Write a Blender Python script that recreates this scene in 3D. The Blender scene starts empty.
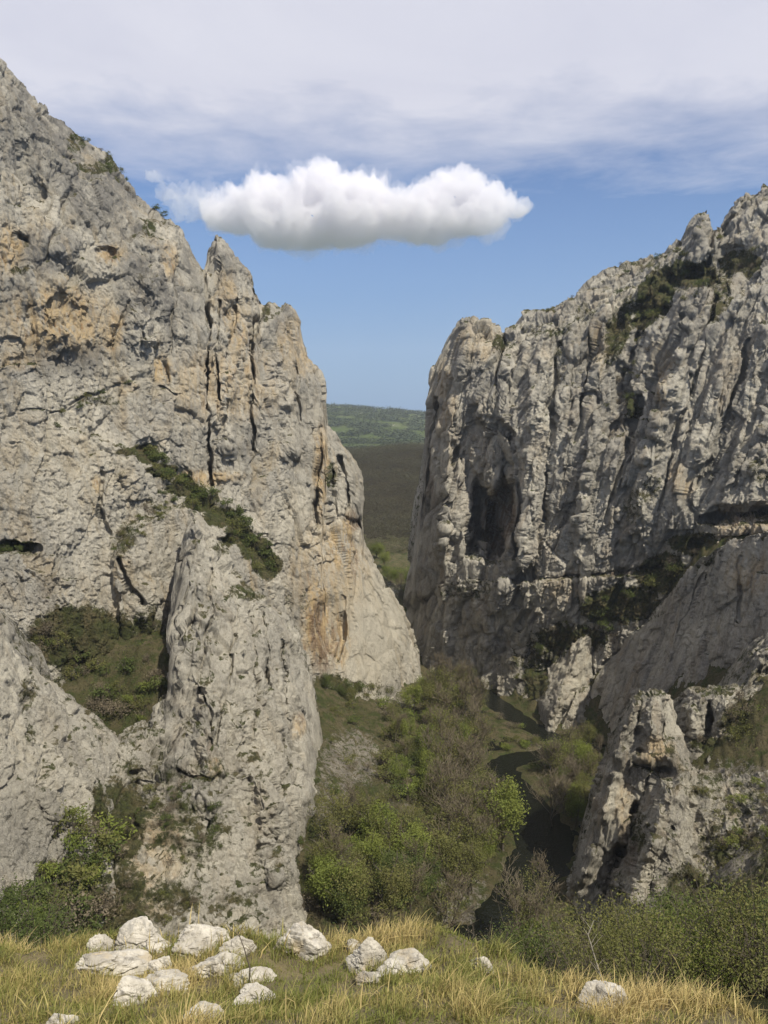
import bpy, math, random
import numpy as np
from mathutils import Vector, Matrix

random.seed(7)
RNG = np.random.default_rng(11)
scene = bpy.context.scene
COL = scene.collection
F4 = np.float32

# ------------------------------------------------------------------ camera model (metres, camera at the origin, looking along +Y)
W, H, FPX = 768, 1024, 819.0
PITCH = math.radians(6.4)
CP, SP = math.cos(PITCH), math.sin(PITCH)

def at(px, py, Y):
    """World point at depth Y (metres along the gorge) on the sight line of a place in the photograph."""
    px = np.asarray(px, float); py = np.asarray(py, float); Y = np.asarray(Y, float)
    xc = (px - W / 2) / FPX; yc = (H / 2 - py) / FPX
    dy = CP + yc * SP; dz = -SP + yc * CP
    return np.stack([xc / dy * Y, Y + 0 * xc, dz / dy * Y], -1)

def at_z(px, py, z):
    yc = (H / 2 - py) / FPX
    return at(px, py, z / ((-SP + yc * CP) / (CP + yc * SP)))

def project(P):
    X, Y, Z = P[..., 0], P[..., 1], P[..., 2]
    d = Y * CP - Z * SP
    return W / 2 + FPX * X / d, H / 2 - FPX * (Y * SP + Z * CP) / d

# ------------------------------------------------------------------ noise
def _h(ix, iy, iz, s):
    h = (ix.astype(np.uint32) * np.uint32(374761393) + iy.astype(np.uint32) * np.uint32(668265263)
         + iz.astype(np.uint32) * np.uint32(2147483647) + np.uint32((s * 974711 + 12345) & 0xffffffff))
    h = (h ^ (h >> np.uint32(13))) * np.uint32(1274126177)
    h = (h ^ (h >> np.uint32(16))) * np.uint32(2246822519)
    return h ^ (h >> np.uint32(15))

def _u(h):
    return (h & np.uint32(0xffffff)).astype(F4) / F4(16777216.0)

def perlin(p, s=0):
    p = np.asarray(p, F4)
    i = np.floor(p); f = p - i; i = i.astype(np.int64)
    u = f * f * f * (f * (f * 6 - 15) + 10)
    out = 0
    for dx in (0, 1):
        wx = u[..., 0] if dx else 1 - u[..., 0]
        for dy in (0, 1):
            wy = u[..., 1] if dy else 1 - u[..., 1]
            for dz in (0, 1):
                wz = u[..., 2] if dz else 1 - u[..., 2]
                h = _h(i[..., 0] + dx, i[..., 1] + dy, i[..., 2] + dz, s)
                a = (h & np.uint32(1023)).astype(F4) / 511.5 - 1
                b = ((h >> np.uint32(10)) & np.uint32(1023)).astype(F4) / 511.5 - 1
                c = ((h >> np.uint32(20)) & np.uint32(1023)).astype(F4) / 511.5 - 1
                out = out + wx * wy * wz * (a * (f[..., 0] - dx) + b * (f[..., 1] - dy) + c * (f[..., 2] - dz))
    return out

def fbm(p, octs=4, s=0, gain=.5, ridged=False):
    p = np.asarray(p, F4); t = 0; a = 1.0
    for k in range(octs):
        n = perlin(p * F4(2.03 ** k) + F4(k * 17.3), s + k)
        t = t + a * ((0.5 - np.abs(n) * 2) if ridged else n)
        a *= gain
    return t

def facets(p, s=0, tilt=.45, jit=.8):
    """Blocky relief: every cell of a jittered lattice is a tilted plane. Returns height (in cell units) and the gap to the next cell."""
    p = np.asarray(p, F4); b = np.floor(p - .5).astype(np.int64)
    d1 = np.full(p.shape[:-1], 9, F4); d2 = d1.copy(); hgt = np.zeros(p.shape[:-1], F4)
    for dx in (0, 1):
        for dy in (0, 1):
            for dz in (0, 1):
                c = b + np.array([dx, dy, dz])
                h = _h(c[..., 0], c[..., 1], c[..., 2], s); h2 = _h(c[..., 0], c[..., 1], c[..., 2], s + 77)
                q = [p[..., k] - (c[..., k].astype(F4) + .5 + jit * (((h >> np.uint32(10 * k)) & np.uint32(1023)).astype(F4) / 1023 - .5)) for k in range(3)]
                d = q[0] ** 2 + q[1] ** 2 + q[2] ** 2
                v = sum(q[k] * (((h2 >> np.uint32(10 * k)) & np.uint32(1023)).astype(F4) / 511.5 - 1) for k in range(3)) * 2 * tilt + (_u(h ^ h2) - .5) * tilt * .9
                near = d < d1
                d2 = np.where(near, d1, np.minimum(d2, d)); hgt = np.where(near, v, hgt); d1 = np.where(near, d, d1)
    return hgt, np.sqrt(d2) - np.sqrt(d1)

def sstep(a, b, x):
    t = np.clip((x - a) / (b - a), 0, 1); return t * t * (3 - 2 * t)

def pdist(pts, X, Y):
    """Distance to a polyline and the side of it (positive = right of the direction of travel on the page)."""
    best = np.full(X.shape, 1e9); side = np.zeros(X.shape)
    for (x0, y0), (x1, y1) in zip(pts[:-1], pts[1:]):
        vx, vy = x1 - x0, y1 - y0; L = vx * vx + vy * vy + 1e-9
        t = np.clip(((X - x0) * vx + (Y - y0) * vy) / L, 0, 1)
        d = np.hypot(X - x0 - t * vx, Y - y0 - t * vy)
        m = d < best
        side = np.where(m, np.sign(vx * (Y - y0) - vy * (X - x0)), side); best = np.where(m, d, best)
    return best, side

def inpoly(poly, X, Y):
    r = np.zeros(X.shape, bool); n = len(poly)
    for i in range(n):
        x0, y0 = poly[i]; x1, y1 = poly[(i + 1) % n]
        if y0 == y1: continue
        r ^= ((y0 > Y) != (y1 > Y)) & (X < (x1 - x0) * (Y - y0) / (y1 - y0) + x0)
    return r

def blobmask(blobs, X, Y):
    """Soft union of (x, y, rx, ry, strength, lean) ellipses."""
    m = np.zeros(X.shape)
    for x, y, rx, ry, st, *ln in blobs:
        k = ln[0] if ln else 0
        m = np.maximum(m, st * (1 - sstep(.5, 1.25, np.hypot((X - x - k * (Y - y)) / rx, (Y - y) / ry))))
    return m

class RBF:
    """Thin-plate interpolation of scattered values."""
    def __init__(s, pts, vals, scale=1.0, smooth=1e-4):
        s.sc = scale; P = np.asarray(pts, float) / scale; n = len(P)
        D = np.hypot(P[:, None, 0] - P[None, :, 0], P[:, None, 1] - P[None, :, 1])
        A = np.zeros((n + 3, n + 3)); A[:n, :n] = s.k(D) + np.eye(n) * smooth
        A[:n, n] = A[n, :n] = 1; A[:n, n + 1:] = P; A[n + 1:, :n] = P.T
        b = np.zeros(n + 3); b[:n] = vals; s.w = np.linalg.solve(A, b); s.P = P
    @staticmethod
    def k(r): return np.where(r > 1e-9, r * r * np.log(np.maximum(r, 1e-9)), 0)
    def __call__(s, x, y):
        x = np.asarray(x, float) / s.sc; y = np.asarray(y, float) / s.sc; n = len(s.P)
        o = s.w[n] + s.w[n + 1] * x + s.w[n + 2] * y
        for i in range(n):
            r2 = (x - s.P[i, 0]) ** 2 + (y - s.P[i, 1]) ** 2
            o = o + s.w[i] * np.where(r2 > 1e-12, .5 * r2 * np.log(np.maximum(r2, 1e-12)), 0)
        return o

# ------------------------------------------------------------------ mesh and object helpers
def mesh_from(name, V, Fc, mat=None, smooth=True, attrs=None):
    V = np.ascontiguousarray(V, F4); Fc = np.asarray(Fc, np.int32); k = Fc.shape[1]
    m = bpy.data.meshes.new(name); m.vertices.add(len(V)); m.vertices.foreach_set('co', V.ravel())
    m.loops.add(Fc.size); m.loops.foreach_set('vertex_index', Fc.ravel())
    m.polygons.add(len(Fc)); m.polygons.foreach_set('loop_start', np.arange(0, Fc.size, k, dtype=np.int32))
    try: m.polygons.foreach_set('loop_total', np.full(len(Fc), k, np.int32))
    except Exception: pass
    m.polygons.foreach_set('use_smooth', np.full(len(Fc), bool(smooth)))
    m.update(calc_edges=True)
    for an, a in (attrs or {}).items():
        at_ = m.attributes.new(an, 'FLOAT', 'POINT'); at_.data.foreach_set('value', np.ascontiguousarray(a, F4).ravel())
    if mat: m.materials.append(mat)
    return m

def link(name, mesh, parent=None, label=None, cat=None, group=None, kind=None, loc=None):
    o = bpy.data.objects.new(name, mesh); COL.objects.link(o)
    if parent: o.parent = parent
    if loc is not None: o.location = loc
    for k, v in (('label', label), ('category', cat), ('group', group), ('kind', kind)):
        if v: o[k] = v
    return o

def grid_faces(nr, nc):
    i = np.arange(nr * nc).reshape(nr, nc)
    return np.stack([i[:-1, :-1], i[1:, :-1], i[1:, 1:], i[:-1, 1:]], -1).reshape(-1, 4)

def grid_normals(P):
    du = np.gradient(P, axis=1); dv = np.gradient(P, axis=0)
    n = np.cross(du, dv); n /= np.linalg.norm(n, axis=-1, keepdims=True) + 1e-9
    return n

def blur(a, k):
    for ax in (0, 1):
        p = [(0, 0)] * a.ndim; p[ax] = (k, k)
        c = np.cumsum(np.pad(a, p, mode='edge'), axis=ax)
        z = np.zeros_like(np.take(c, [0], axis=ax)); c = np.concatenate([z, c], axis=ax); n = a.shape[ax]
        a = (np.take(c, np.arange(2 * k + 1, 2 * k + 1 + n), axis=ax) - np.take(c, np.arange(0, n), axis=ax)) / (2 * k + 1)
    return a

# ------------------------------------------------------------------ materials
def new_mat(name):
    m = bpy.data.materials.new(name); m.use_nodes = True; nt = m.node_tree
    return m, nt, nt.nodes, nt.links, nt.nodes['Principled BSDF']

def N(nt, t, **kw):
    n = nt.nodes.new(t)
    for k, v in kw.items():
        if k in n.inputs: n.inputs[k].default_value = v
        else: setattr(n, k, v)
    return n

def noise(nt, vec, scale, detail=5, rough=.55, dist=0):
    n = N(nt, 'ShaderNodeTexNoise', Scale=scale, Detail=detail, Roughness=rough, Distortion=dist); nt.links.new(vec, n.inputs['Vector']); return n.outputs['Fac']

def mapr(nt, val, a, b, c=0, d=1):
    n = N(nt, 'ShaderNodeMapRange'); n.inputs[1].default_value = a; n.inputs[2].default_value = b; n.inputs[3].default_value = c; n.inputs[4].default_value = d
    nt.links.new(val, n.inputs[0]); return n.outputs[0]

def mix(nt, fac, a, b, mode='MIX'):
    n = N(nt, 'ShaderNodeMix', data_type='RGBA', blend_type=mode)
    for s, v in ((n.inputs[0], fac), (n.inputs[6], a), (n.inputs[7], b)):
        if isinstance(v, (tuple, float, int)): s.default_value = (*v, 1) if isinstance(v, tuple) else v
        else: nt.links.new(v, s)
    return n.outputs[2]

def math_(nt, op, a, b=None, c=None):
    n = N(nt, 'ShaderNodeMath', operation=op)
    for i, v in enumerate((a, b, c)):
        if v is None: continue
        if isinstance(v, (int, float)): n.inputs[i].default_value = v
        else: nt.links.new(v, n.inputs[i])
    return n.outputs[0]

def attr(nt, name):
    return N(nt, 'ShaderNodeAttribute', attribute_name=name).outputs['Fac']

def bump(nt, h, strength, dist, prev=None):
    b = N(nt, 'ShaderNodeBump', Strength=strength, Distance=dist); nt.links.new(h, b.inputs['Height'])
    if prev is not None: nt.links.new(prev, b.inputs['Normal'])
    return b.outputs[0]

def scaled(nt, sx, sy, sz, shear=0.0):
    pos = N(nt, 'ShaderNodeNewGeometry').outputs['Position']
    sep = N(nt, 'ShaderNodeSeparateXYZ'); nt.links.new(pos, sep.inputs[0])
    x = sep.outputs[0]
    if shear: x = math_(nt, 'MULTIPLY_ADD', sep.outputs[2], -shear, x)
    c = N(nt, 'ShaderNodeCombineXYZ')
    for i, (v, s) in enumerate(((x, sx), (sep.outputs[1], sy), (sep.outputs[2], sz))):
        nt.links.new(math_(nt, 'MULTIPLY', v, s), c.inputs[i])
    return c.outputs[0]

def rock_material(name, light, grey, dark, warm, shear=0.0, warmth=.5, darkness=.5, k=1.0):
    m, nt, nodes, links, bs = new_mat(name)
    iso = scaled(nt, 1, 1, 1); ver = scaled(nt, 1, 1, .22, shear)
    c = mix(nt, mapr(nt, noise(nt, iso, .05 * k, 6, .62, .4), .40, .58), light, grey)
    c = mix(nt, math_(nt, 'MULTIPLY', mapr(nt, noise(nt, ver, .16 * k, 6, .65, .6), .50, .70), warmth), c, warm)
    c = mix(nt, math_(nt, 'MULTIPLY', mapr(nt, noise(nt, ver, .12 * k, 7, .7, .5), .52, .66), darkness * .8), c, dark)
    c = mix(nt, math_(nt, 'MULTIPLY', mapr(nt, noise(nt, ver, .5 * k, 7, .7, .3), .52, .68), darkness), c, dark)
    c = mix(nt, math_(nt, 'MULTIPLY', mapr(nt, noise(nt, iso, 1.0 * k, 6, .72), .55, .68), darkness * .8), c, dark)
    c = mix(nt, math_(nt, 'MULTIPLY', mapr(nt, noise(nt, iso, 1.9 * k, 5, .6), .56, .66), .5), c, light)
    c = mix(nt, math_(nt, 'MULTIPLY', attr(nt, 'grey'), mapr(nt, noise(nt, ver, .22, 7, .7), .38, .56)), c, (.165, .158, .145))
    c = mix(nt, math_(nt, 'MULTIPLY', attr(nt, 'pale'), .7), c, (.50, .455, .36))
    c = mix(nt, math_(nt, 'MULTIPLY', attr(nt, 'ochre'), mapr(nt, noise(nt, ver, .5, 7, .7), .38, .56)), c, (.52, .385, .21))
    c = mix(nt, math_(nt, 'MULTIPLY', attr(nt, 'ochre'), mapr(nt, noise(nt, ver, .9, 6, .7), .56, .68)), c, (.33, .19, .09))
    c = mix(nt, math_(nt, 'MULTIPLY', attr(nt, 'stain_shade'), mapr(nt, noise(nt, ver, .7, 6, .65), .35, .58)), c, (.14, .085, .05))  # brown rock stains, plus shade painted into the cave and ledge line
    c = mix(nt, math_(nt, 'MULTIPLY', mapr(nt, noise(nt, iso, 3.4, 4, .7), .585, .66), .5), c, (.075, .068, .055))
    gn = math_(nt, 'ADD', math_(nt, 'MULTIPLY', noise(nt, iso, .5, 8, .78), 1.7), -.85)
    g = mapr(nt, math_(nt, 'ADD', attr(nt, 'veg'), gn), .42, .60)
    vegc = mix(nt, mapr(nt, noise(nt, iso, .23, 5, .6), .40, .62), (.062, .070, .024), (.115, .096, .05))
    vegc = mix(nt, mapr(nt, noise(nt, iso, 1.3, 5, .7), .48, .62), vegc, (.035, .038, .018))
    c = mix(nt, g, c, vegc)
    links.new(c, bs.inputs['Base Color']); bs.inputs['Roughness'].default_value = .92; bs.inputs['Specular IOR Level'].default_value = .15
    b = bump(nt, noise(nt, ver, .8, 8, .72), .9, 1.6)
    b = bump(nt, noise(nt, iso, 2.6, 6, .75), .8, .6, b)
    links.new(b, bs.inputs['Normal'])
    return m

M_ROCK_L = rock_material('limestone_warm', (.54, .50, .415), (.36, .338, .292), (.13, .122, .106), (.40, .315, .195), warmth=.8, darkness=.5)
M_ROCK_F = rock_material('limestone_buttress', (.51, .475, .395), (.355, .333, .285), (.14, .13, .112), (.36, .285, .185), warmth=.4, darkness=.5, k=1.3)
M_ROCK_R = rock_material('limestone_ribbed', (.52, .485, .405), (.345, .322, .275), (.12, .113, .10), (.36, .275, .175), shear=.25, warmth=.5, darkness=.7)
M_ROCK_P = rock_material('limestone_pinnacle', (.50, .465, .38), (.32, .298, .25), (.085, .078, .066), (.36, .27, .17), shear=.1, warmth=.5, darkness=.75, k=2)

# ------------------------------------------------------------------ rock masses
SHEETS = {}
def rock_sheet(name, xr, top, bottom, ctrl, feats, step=.85, edge=(10, 12), relief=(), shear=0.0, vst=1.0, masks=None, seed=0,
               outline_amp=3.6, slope_back=.55, mat=None, parent=None, back=70, extra=None, amp=1.0, **tags):
    """One rock mass: its visible face, rolled over the skyline and carried down behind as a full-depth body."""
    nc = int((xr[1] - xr[0]) / step) + 1
    xs = np.linspace(xr[0], xr[1], nc)
    tx, ty = zip(*top); bx, by = zip(*bottom)
    t = np.interp(xs, tx, ty); b = np.interp(xs, bx, by)
    z0 = np.zeros(nc)
    t = t + outline_amp * (fbm(np.stack([xs / 16, z0, z0 + seed], -1), 4, seed) * 1.4)
    hmax = np.max(b - t); nr = int(hmax / step) + 1
    v = np.linspace(0, 1, nr)[:, None]
    PX = np.repeat(xs[None], nr, 0); PY = t[None] + v * (b - t)[None]
    pts = [(c[0], c[1]) for c in ctrl]
    Y = RBF(pts, [c[2] for c in ctrl], 100.0, 1e-3)(PX, PY)
    # wobble the page coordinates of the features so that no crack runs ruler-straight
    q = np.stack([PX / 26, PY / 26, 0 * PX + seed], -1)
    wx = fbm(q, 3, seed + 31) * 5; wy = fbm(q + 40, 3, seed + 32) * 5
    FX, FY = PX + wx, PY + wy
    md = np.clip(.75 + 1.5 * fbm(q * .9 + 90, 3, seed + 33), .15, 1.5)
    for ft in feats:
        kind = ft[0]
        if kind == 'line':          # crack (d > 0) or rib (d < 0)
            _, pl, w, d = ft; r, _s = pdist(pl, FX, FY); Y = Y + md * d * np.exp(-(r / w) ** 2)
        elif kind == 'rib':         # sharp rib: lit flank and shaded flank
            _, pl, w, d = ft; r, _s = pdist(pl, FX, FY); Y = Y - md * d * np.clip(1 - r / w, 0, 1) ** 1.15
        elif kind == 'slot':        # narrow steep-sided crack
            _, pl, w, d = ft; r, _s = pdist(pl, FX, FY); Y = Y + md * d * (1 - sstep(.45 * w, 1.3 * w, r))
        elif kind == 'step':        # the right side of the line stands forward by d, within reach
            _, pl, w, d, reach = ft; r, s = pdist(pl, FX, FY)
            Y = Y - d * sstep(-w, w, r * s) * np.exp(-(np.maximum(r * s, 0) / reach) ** 2)
        elif kind == 'hole':
            _, x, y, rx, ry, d = ft[:6]; k = ft[6] if len(ft) > 6 else 0
            Y = Y + d * (1 - sstep(.55, 1.15, np.hypot((FX - x - k * (FY - y)) / rx, (FY - y) / ry)))
    r, _s = pdist(list(zip(xs[::4], t[::4])), PX, PY)
    Y = Y + edge[1] * np.exp(-r / edge[0])
    P = at(PX, PY, Y)
    # behind the skyline: falls away and back
    nb = 26; s = back * (np.linspace(0, 1, nb + 1)[1:] ** 2.2)
    ridge = P[0]
    Pb = ridge[None] + np.stack([0.0 * s, s, -slope_back * s - .012 * s * s], -1)[::-1][:, None, :]
    G = np.concatenate([Pb, P], 0)
    n = -blur(grid_normals(G), 5); n /= np.linalg.norm(n, axis=-1, keepdims=True) + 1e-9
    flip = np.sign(np.median(n[nb + nr // 2, :, 1])) ; n = n * (-flip)
    base = G.copy()
    d = np.zeros(G.shape[:2])
    w3 = np.stack([fbm(base / 9, 2, seed + 50 + k) for k in range(3)], -1) * .9
    Q = base + w3
    sp = np.maximum(np.linalg.norm(np.gradient(base, axis=0), axis=-1), np.linalg.norm(np.gradient(base, axis=1), axis=-1)); sp = blur(sp, 2)
    for typ, size, a, sd in relief:
        a = a * sstep(1.2, 4.0, size / sp)
        C = Q.copy(); C[..., 0] -= shear * C[..., 2]; C[..., 2] /= vst
        if typ == 'facet':
            h, gap = facets(C / size, seed + sd); d = d + a * h * size - a * size * .22 * (1 - sstep(0, .12, gap))
        elif typ == 'iso':
            h, gap = facets(Q / size, seed + sd); d = d + a * h * size - a * size * .2 * (1 - sstep(0, .10, gap))
        elif typ == 'crack':
            C[..., 2] /= 1.8; h, gap = facets(C / size, seed + sd); d = d - a * size * (1 - sstep(.01, .085, gap)) * sstep(-.15, .25, perlin(Q / (size * 2.5), seed + sd + 9))
        else:
            d = d + a * size * fbm(C / size, 4, seed + sd)
    damp = np.ones(G.shape[:2])
    if extra is not None: damp[nb:] = extra(PX, PY)
    G = G + n * (d * amp * damp)[..., None]
    A = {}
    for mk in ('veg', 'ochre', 'stain_shade', 'pale', 'grey'):
        a = np.zeros(G.shape[:2])
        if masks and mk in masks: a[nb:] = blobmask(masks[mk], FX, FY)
        A[mk] = a
    nn = grid_normals(blur(G, 2)); nn *= np.sign(np.median(nn[nb + nr // 2, :, 1])) * -1
    A['veg'] = np.maximum(A['veg'], sstep(.62, .88, nn[..., 2]) * .55 * (tags.get('kind') is None))
    A['veg'][:nb] = np.maximum(A['veg'][:nb], .45)
    me = mesh_from(name, G.reshape(-1, 3), grid_faces(*G.shape[:2]), mat, True, A)
    SHEETS.setdefault(tags.pop('key'), (G[nb:], xs, t, b, nr))
    return link(name, me, parent, **tags)

def surf(key, px, py):
    G, xs, t, b, nr = SHEETS[key]
    c = int(np.clip(np.searchsorted(xs, px), 0, len(xs) - 1)); v = (py - t[c]) / (b[c] - t[c])
    return G[int(np.clip(v * (nr - 1), 0, nr - 1)), c]

L, R_, S_, ST, HO = 'line', 'rib', 'slot', 'step', 'hole'
# ---- the cliff on the left of the gorge
left_cliff = rock_sheet('cliff', (-90, 432),
    [(-90, -60), (-40, 12), (0, 57), (30, 92), (65, 122), (85, 142), (110, 160), (130, 186), (150, 207), (172, 216), (190, 243), (200, 262), (204, 268), (208, 248), (215, 236), (226, 244), (240, 262), (252, 272), (260, 300),
     (264, 304), (270, 300), (285, 304), (297, 325), (303, 352), (318, 372), (325, 383), (326, 425), (336, 434), (350, 455), (359, 474), (362, 500), (363, 540), (372, 556), (390, 590), (408, 622), (420, 650), (427, 690), (432, 730)],
    [(-90, 780), (120, 780), (230, 770), (300, 770), (330, 760), (432, 760)],
    [(-90, 100, 172), (-90, 400, 158), (-90, 650, 148), (0, 57, 196), (0, 250, 178), (0, 420, 170), (0, 600, 158), (0, 800, 150), (100, 170, 216), (100, 300, 199), (100, 430, 190), (100, 520, 178), (90, 640, 168), (100, 850, 160),
     (150, 440, 197), (180, 300, 219), (200, 260, 234), (205, 470, 212), (225, 240, 238), (250, 560, 213), (260, 700, 208), (300, 330, 250), (300, 480, 236), (300, 600, 226), (315, 700, 222), (330, 400, 252), (340, 560, 240), (360, 500, 254),
     (370, 600, 247), (425, 690, 254), (400, 740, 244), (340, 760, 222), (420, 760, 250), (160, 620, 182), (150, 540, 186), (40, 480, 172)],
    [(S_, [(206, 262), (208, 330), (206, 400), (211, 482)], 2.2, 7), (L, [(206, 262), (208, 330), (206, 400), (211, 482)], 9, 3), (S_, [(238, 300), (236, 350)], 1.6, 4), (S_, [(256, 290), (254, 340), (252, 400), (255, 450)], 1.8, 6), (S_, [(262, 302), (257, 330)], 3, 6),
     (L, [(262, 305), (242, 380), (236, 470)], 4, 3), (S_, [(220, 300), (216, 350), (219, 400)], 1.5, 4), (S_, [(297, 365), (300, 420)], 1.5, 4), (S_, [(152, 210), (150, 235)], 3, 4),
     (S_, [(322, 428), (318, 480), (317, 520)], 2, 5), (L, [(322, 425), (317, 520)], 6, 3), (S_, [(342, 455), (345, 490), (343, 525)], 3, 6), (S_, [(334, 470), (333, 520)], 1.5, 5), (S_, [(338, 520), (362, 524)], 5, 6), (L, [(360, 505), (352, 535), (358, 560)], 6, 2),
     (L, [(225, 245), (232, 340), (235, 470)], 13, -4), (L, [(284, 308), (288, 380), (290, 450)], 13, -4), (L, [(160, 240), (150, 330)], 22, -5), (L, [(60, 240), (70, 330)], 30, -4),
     (ST, [(100, 436), (145, 452), (200, 505), (276, 578)], 3, 3.5, 50), (L, [(150, 448), (200, 500), (270, 570)], 9, 2.5), (ST, [(180, 505), (130, 525), (112, 560), (118, 600)], 4, -4, 30),
     (S_, [(118, 560), (130, 585), (142, 605)], 2.5, 4), (S_, [(102, 470), (100, 510), (112, 535)], 2.5, 4), (S_, [(0, 546), (38, 549)], 4, 4), (HO, 20, 240, 8, 8, 4), (HO, 105, 252, 13, 7, 2.5),
     (S_, [(60, 412), (90, 395), (130, 384)], 1.5, 1.4), (S_, [(20, 410), (60, 412)], 1.2, 2.5), (L, [(88, 160), (65, 205), (45, 260)], 4, 3), (L, [(140, 185), (128, 240)], 5, 3), (HO, 330, 625, 14, 30, 2.5), (S_, [(345, 600), (338, 660)], 3, 3),
     (L, [(390, 610), (398, 650), (405, 690)], 4, 2.5), (S_, [(180, 230), (175, 300), (168, 380)], 1.5, 2.5), (S_, [(130, 300), (112, 345)], 1.5, 3), (L, [(20, 150), (40, 200)], 8, 3), (S_, [(160, 385), (175, 395)], 1.5, 1.5)],
    relief=[('facet', 15, .13, 1), ('iso', 6, .14, 2), ('facet', 2.8, .24, 3), ('iso', 1.3, .34, 4), ('iso', .7, .34, 8), ('crack', 11, .10, 5), ('crack', 5, .10, 6), ('crack', 2.2, .13, 9), ('fbm', 1.5, .25, 7)],
    vst=2.4, edge=(12, 16), seed=3, mat=M_ROCK_L, key='L0', back=90,
    extra=lambda X, Y: 1 - .55 * blobmask([(365, 640, 55, 85, 1)], X, Y),
    masks=dict(
        veg=[(150, 455, 13, 8, .9), (165, 470, 16, 10, 1), (182, 487, 17, 11, 1), (200, 502, 18, 12, 1), (220, 518, 20, 13, 1), (238, 533, 20, 14, 1), (255, 548, 20, 15, 1), (268, 564, 16, 18, .9), (150, 508, 22, 12, .45), (125, 540, 14, 26, .6, -.4), (118, 470, 14, 30, .35), (95, 400, 45, 6, .5, 0), (20, 546, 22, 6, .8), (20, 272, 14, 7, .6), (130, 450, 25, 5, .7),
             (85, 640, 75, 42, .85), (150, 640, 20, 40, .7), (70, 690, 30, 30, .6), (80, 140, 12, 12, .55), (150, 225, 10, 14, .6), (332, 475, 9, 18, .6), (330, 690, 25, 22, .7), (300, 600, 22, 16, .4), (265, 310, 5, 12, .6), (350, 690, 60, 14, .5), (100, 165, 30, 8, .6)],
        ochre=[(60, 320, 60, 40, .8), (110, 255, 16, 12, .9), (10, 250, 14, 28, .8), (225, 385, 60, 40, .5), (240, 330, 12, 30, .7), (115, 330, 10, 26, .7), (170, 260, 9, 20, .7), (165, 370, 12, 14, .9), (96, 485, 5, 10, .9), (210, 478, 40, 8, .8), (322, 470, 8, 50, .8), (345, 545, 14, 30, .9), (320, 620, 18, 50, .95), (340, 640, 10, 34, .8), (330, 570, 40, 60, .45),
               (300, 345, 25, 30, .5), (230, 300, 10, 30, .6), (20, 360, 24, 14, .5), (130, 385, 10, 10, .5)],
        stain_shade=[(318, 628, 9, 32, .9), (324, 655, 12, 20, .8), (352, 520, 9, 12, .9), (355, 560, 4, 25, .6), (335, 640, 4, 25, .6), (110, 256, 8, 8, .6)],
        grey=[(150, 300, 40, 60, .95), (60, 120, 70, 50, .8), (100, 190, 50, 40, .8), (45, 250, 36, 26, .9), (190, 300, 16, 60, .6), (70, 350, 40, 24, .7), (20, 300, 20, 20, .6), (230, 270, 14, 30, .6), (280, 330, 16, 30, .6), (300, 460, 16, 30, .4), (60, 590, 30, 20, .4), (250, 450, 20, 16, .4), (130, 230, 20, 16, .8)],
        pale=[(80, 310, 50, 50, .5), (150, 380, 60, 20, .5), (60, 470, 70, 50, .4), (370, 630, 45, 75, .9), (300, 520, 40, 40, .4), (310, 440, 30, 40, .3), (345, 480, 16, 35, .3)]),
    label='pale sunlit limestone cliff with orange stains and tall spires, on the left', cat='cliff')

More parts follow.
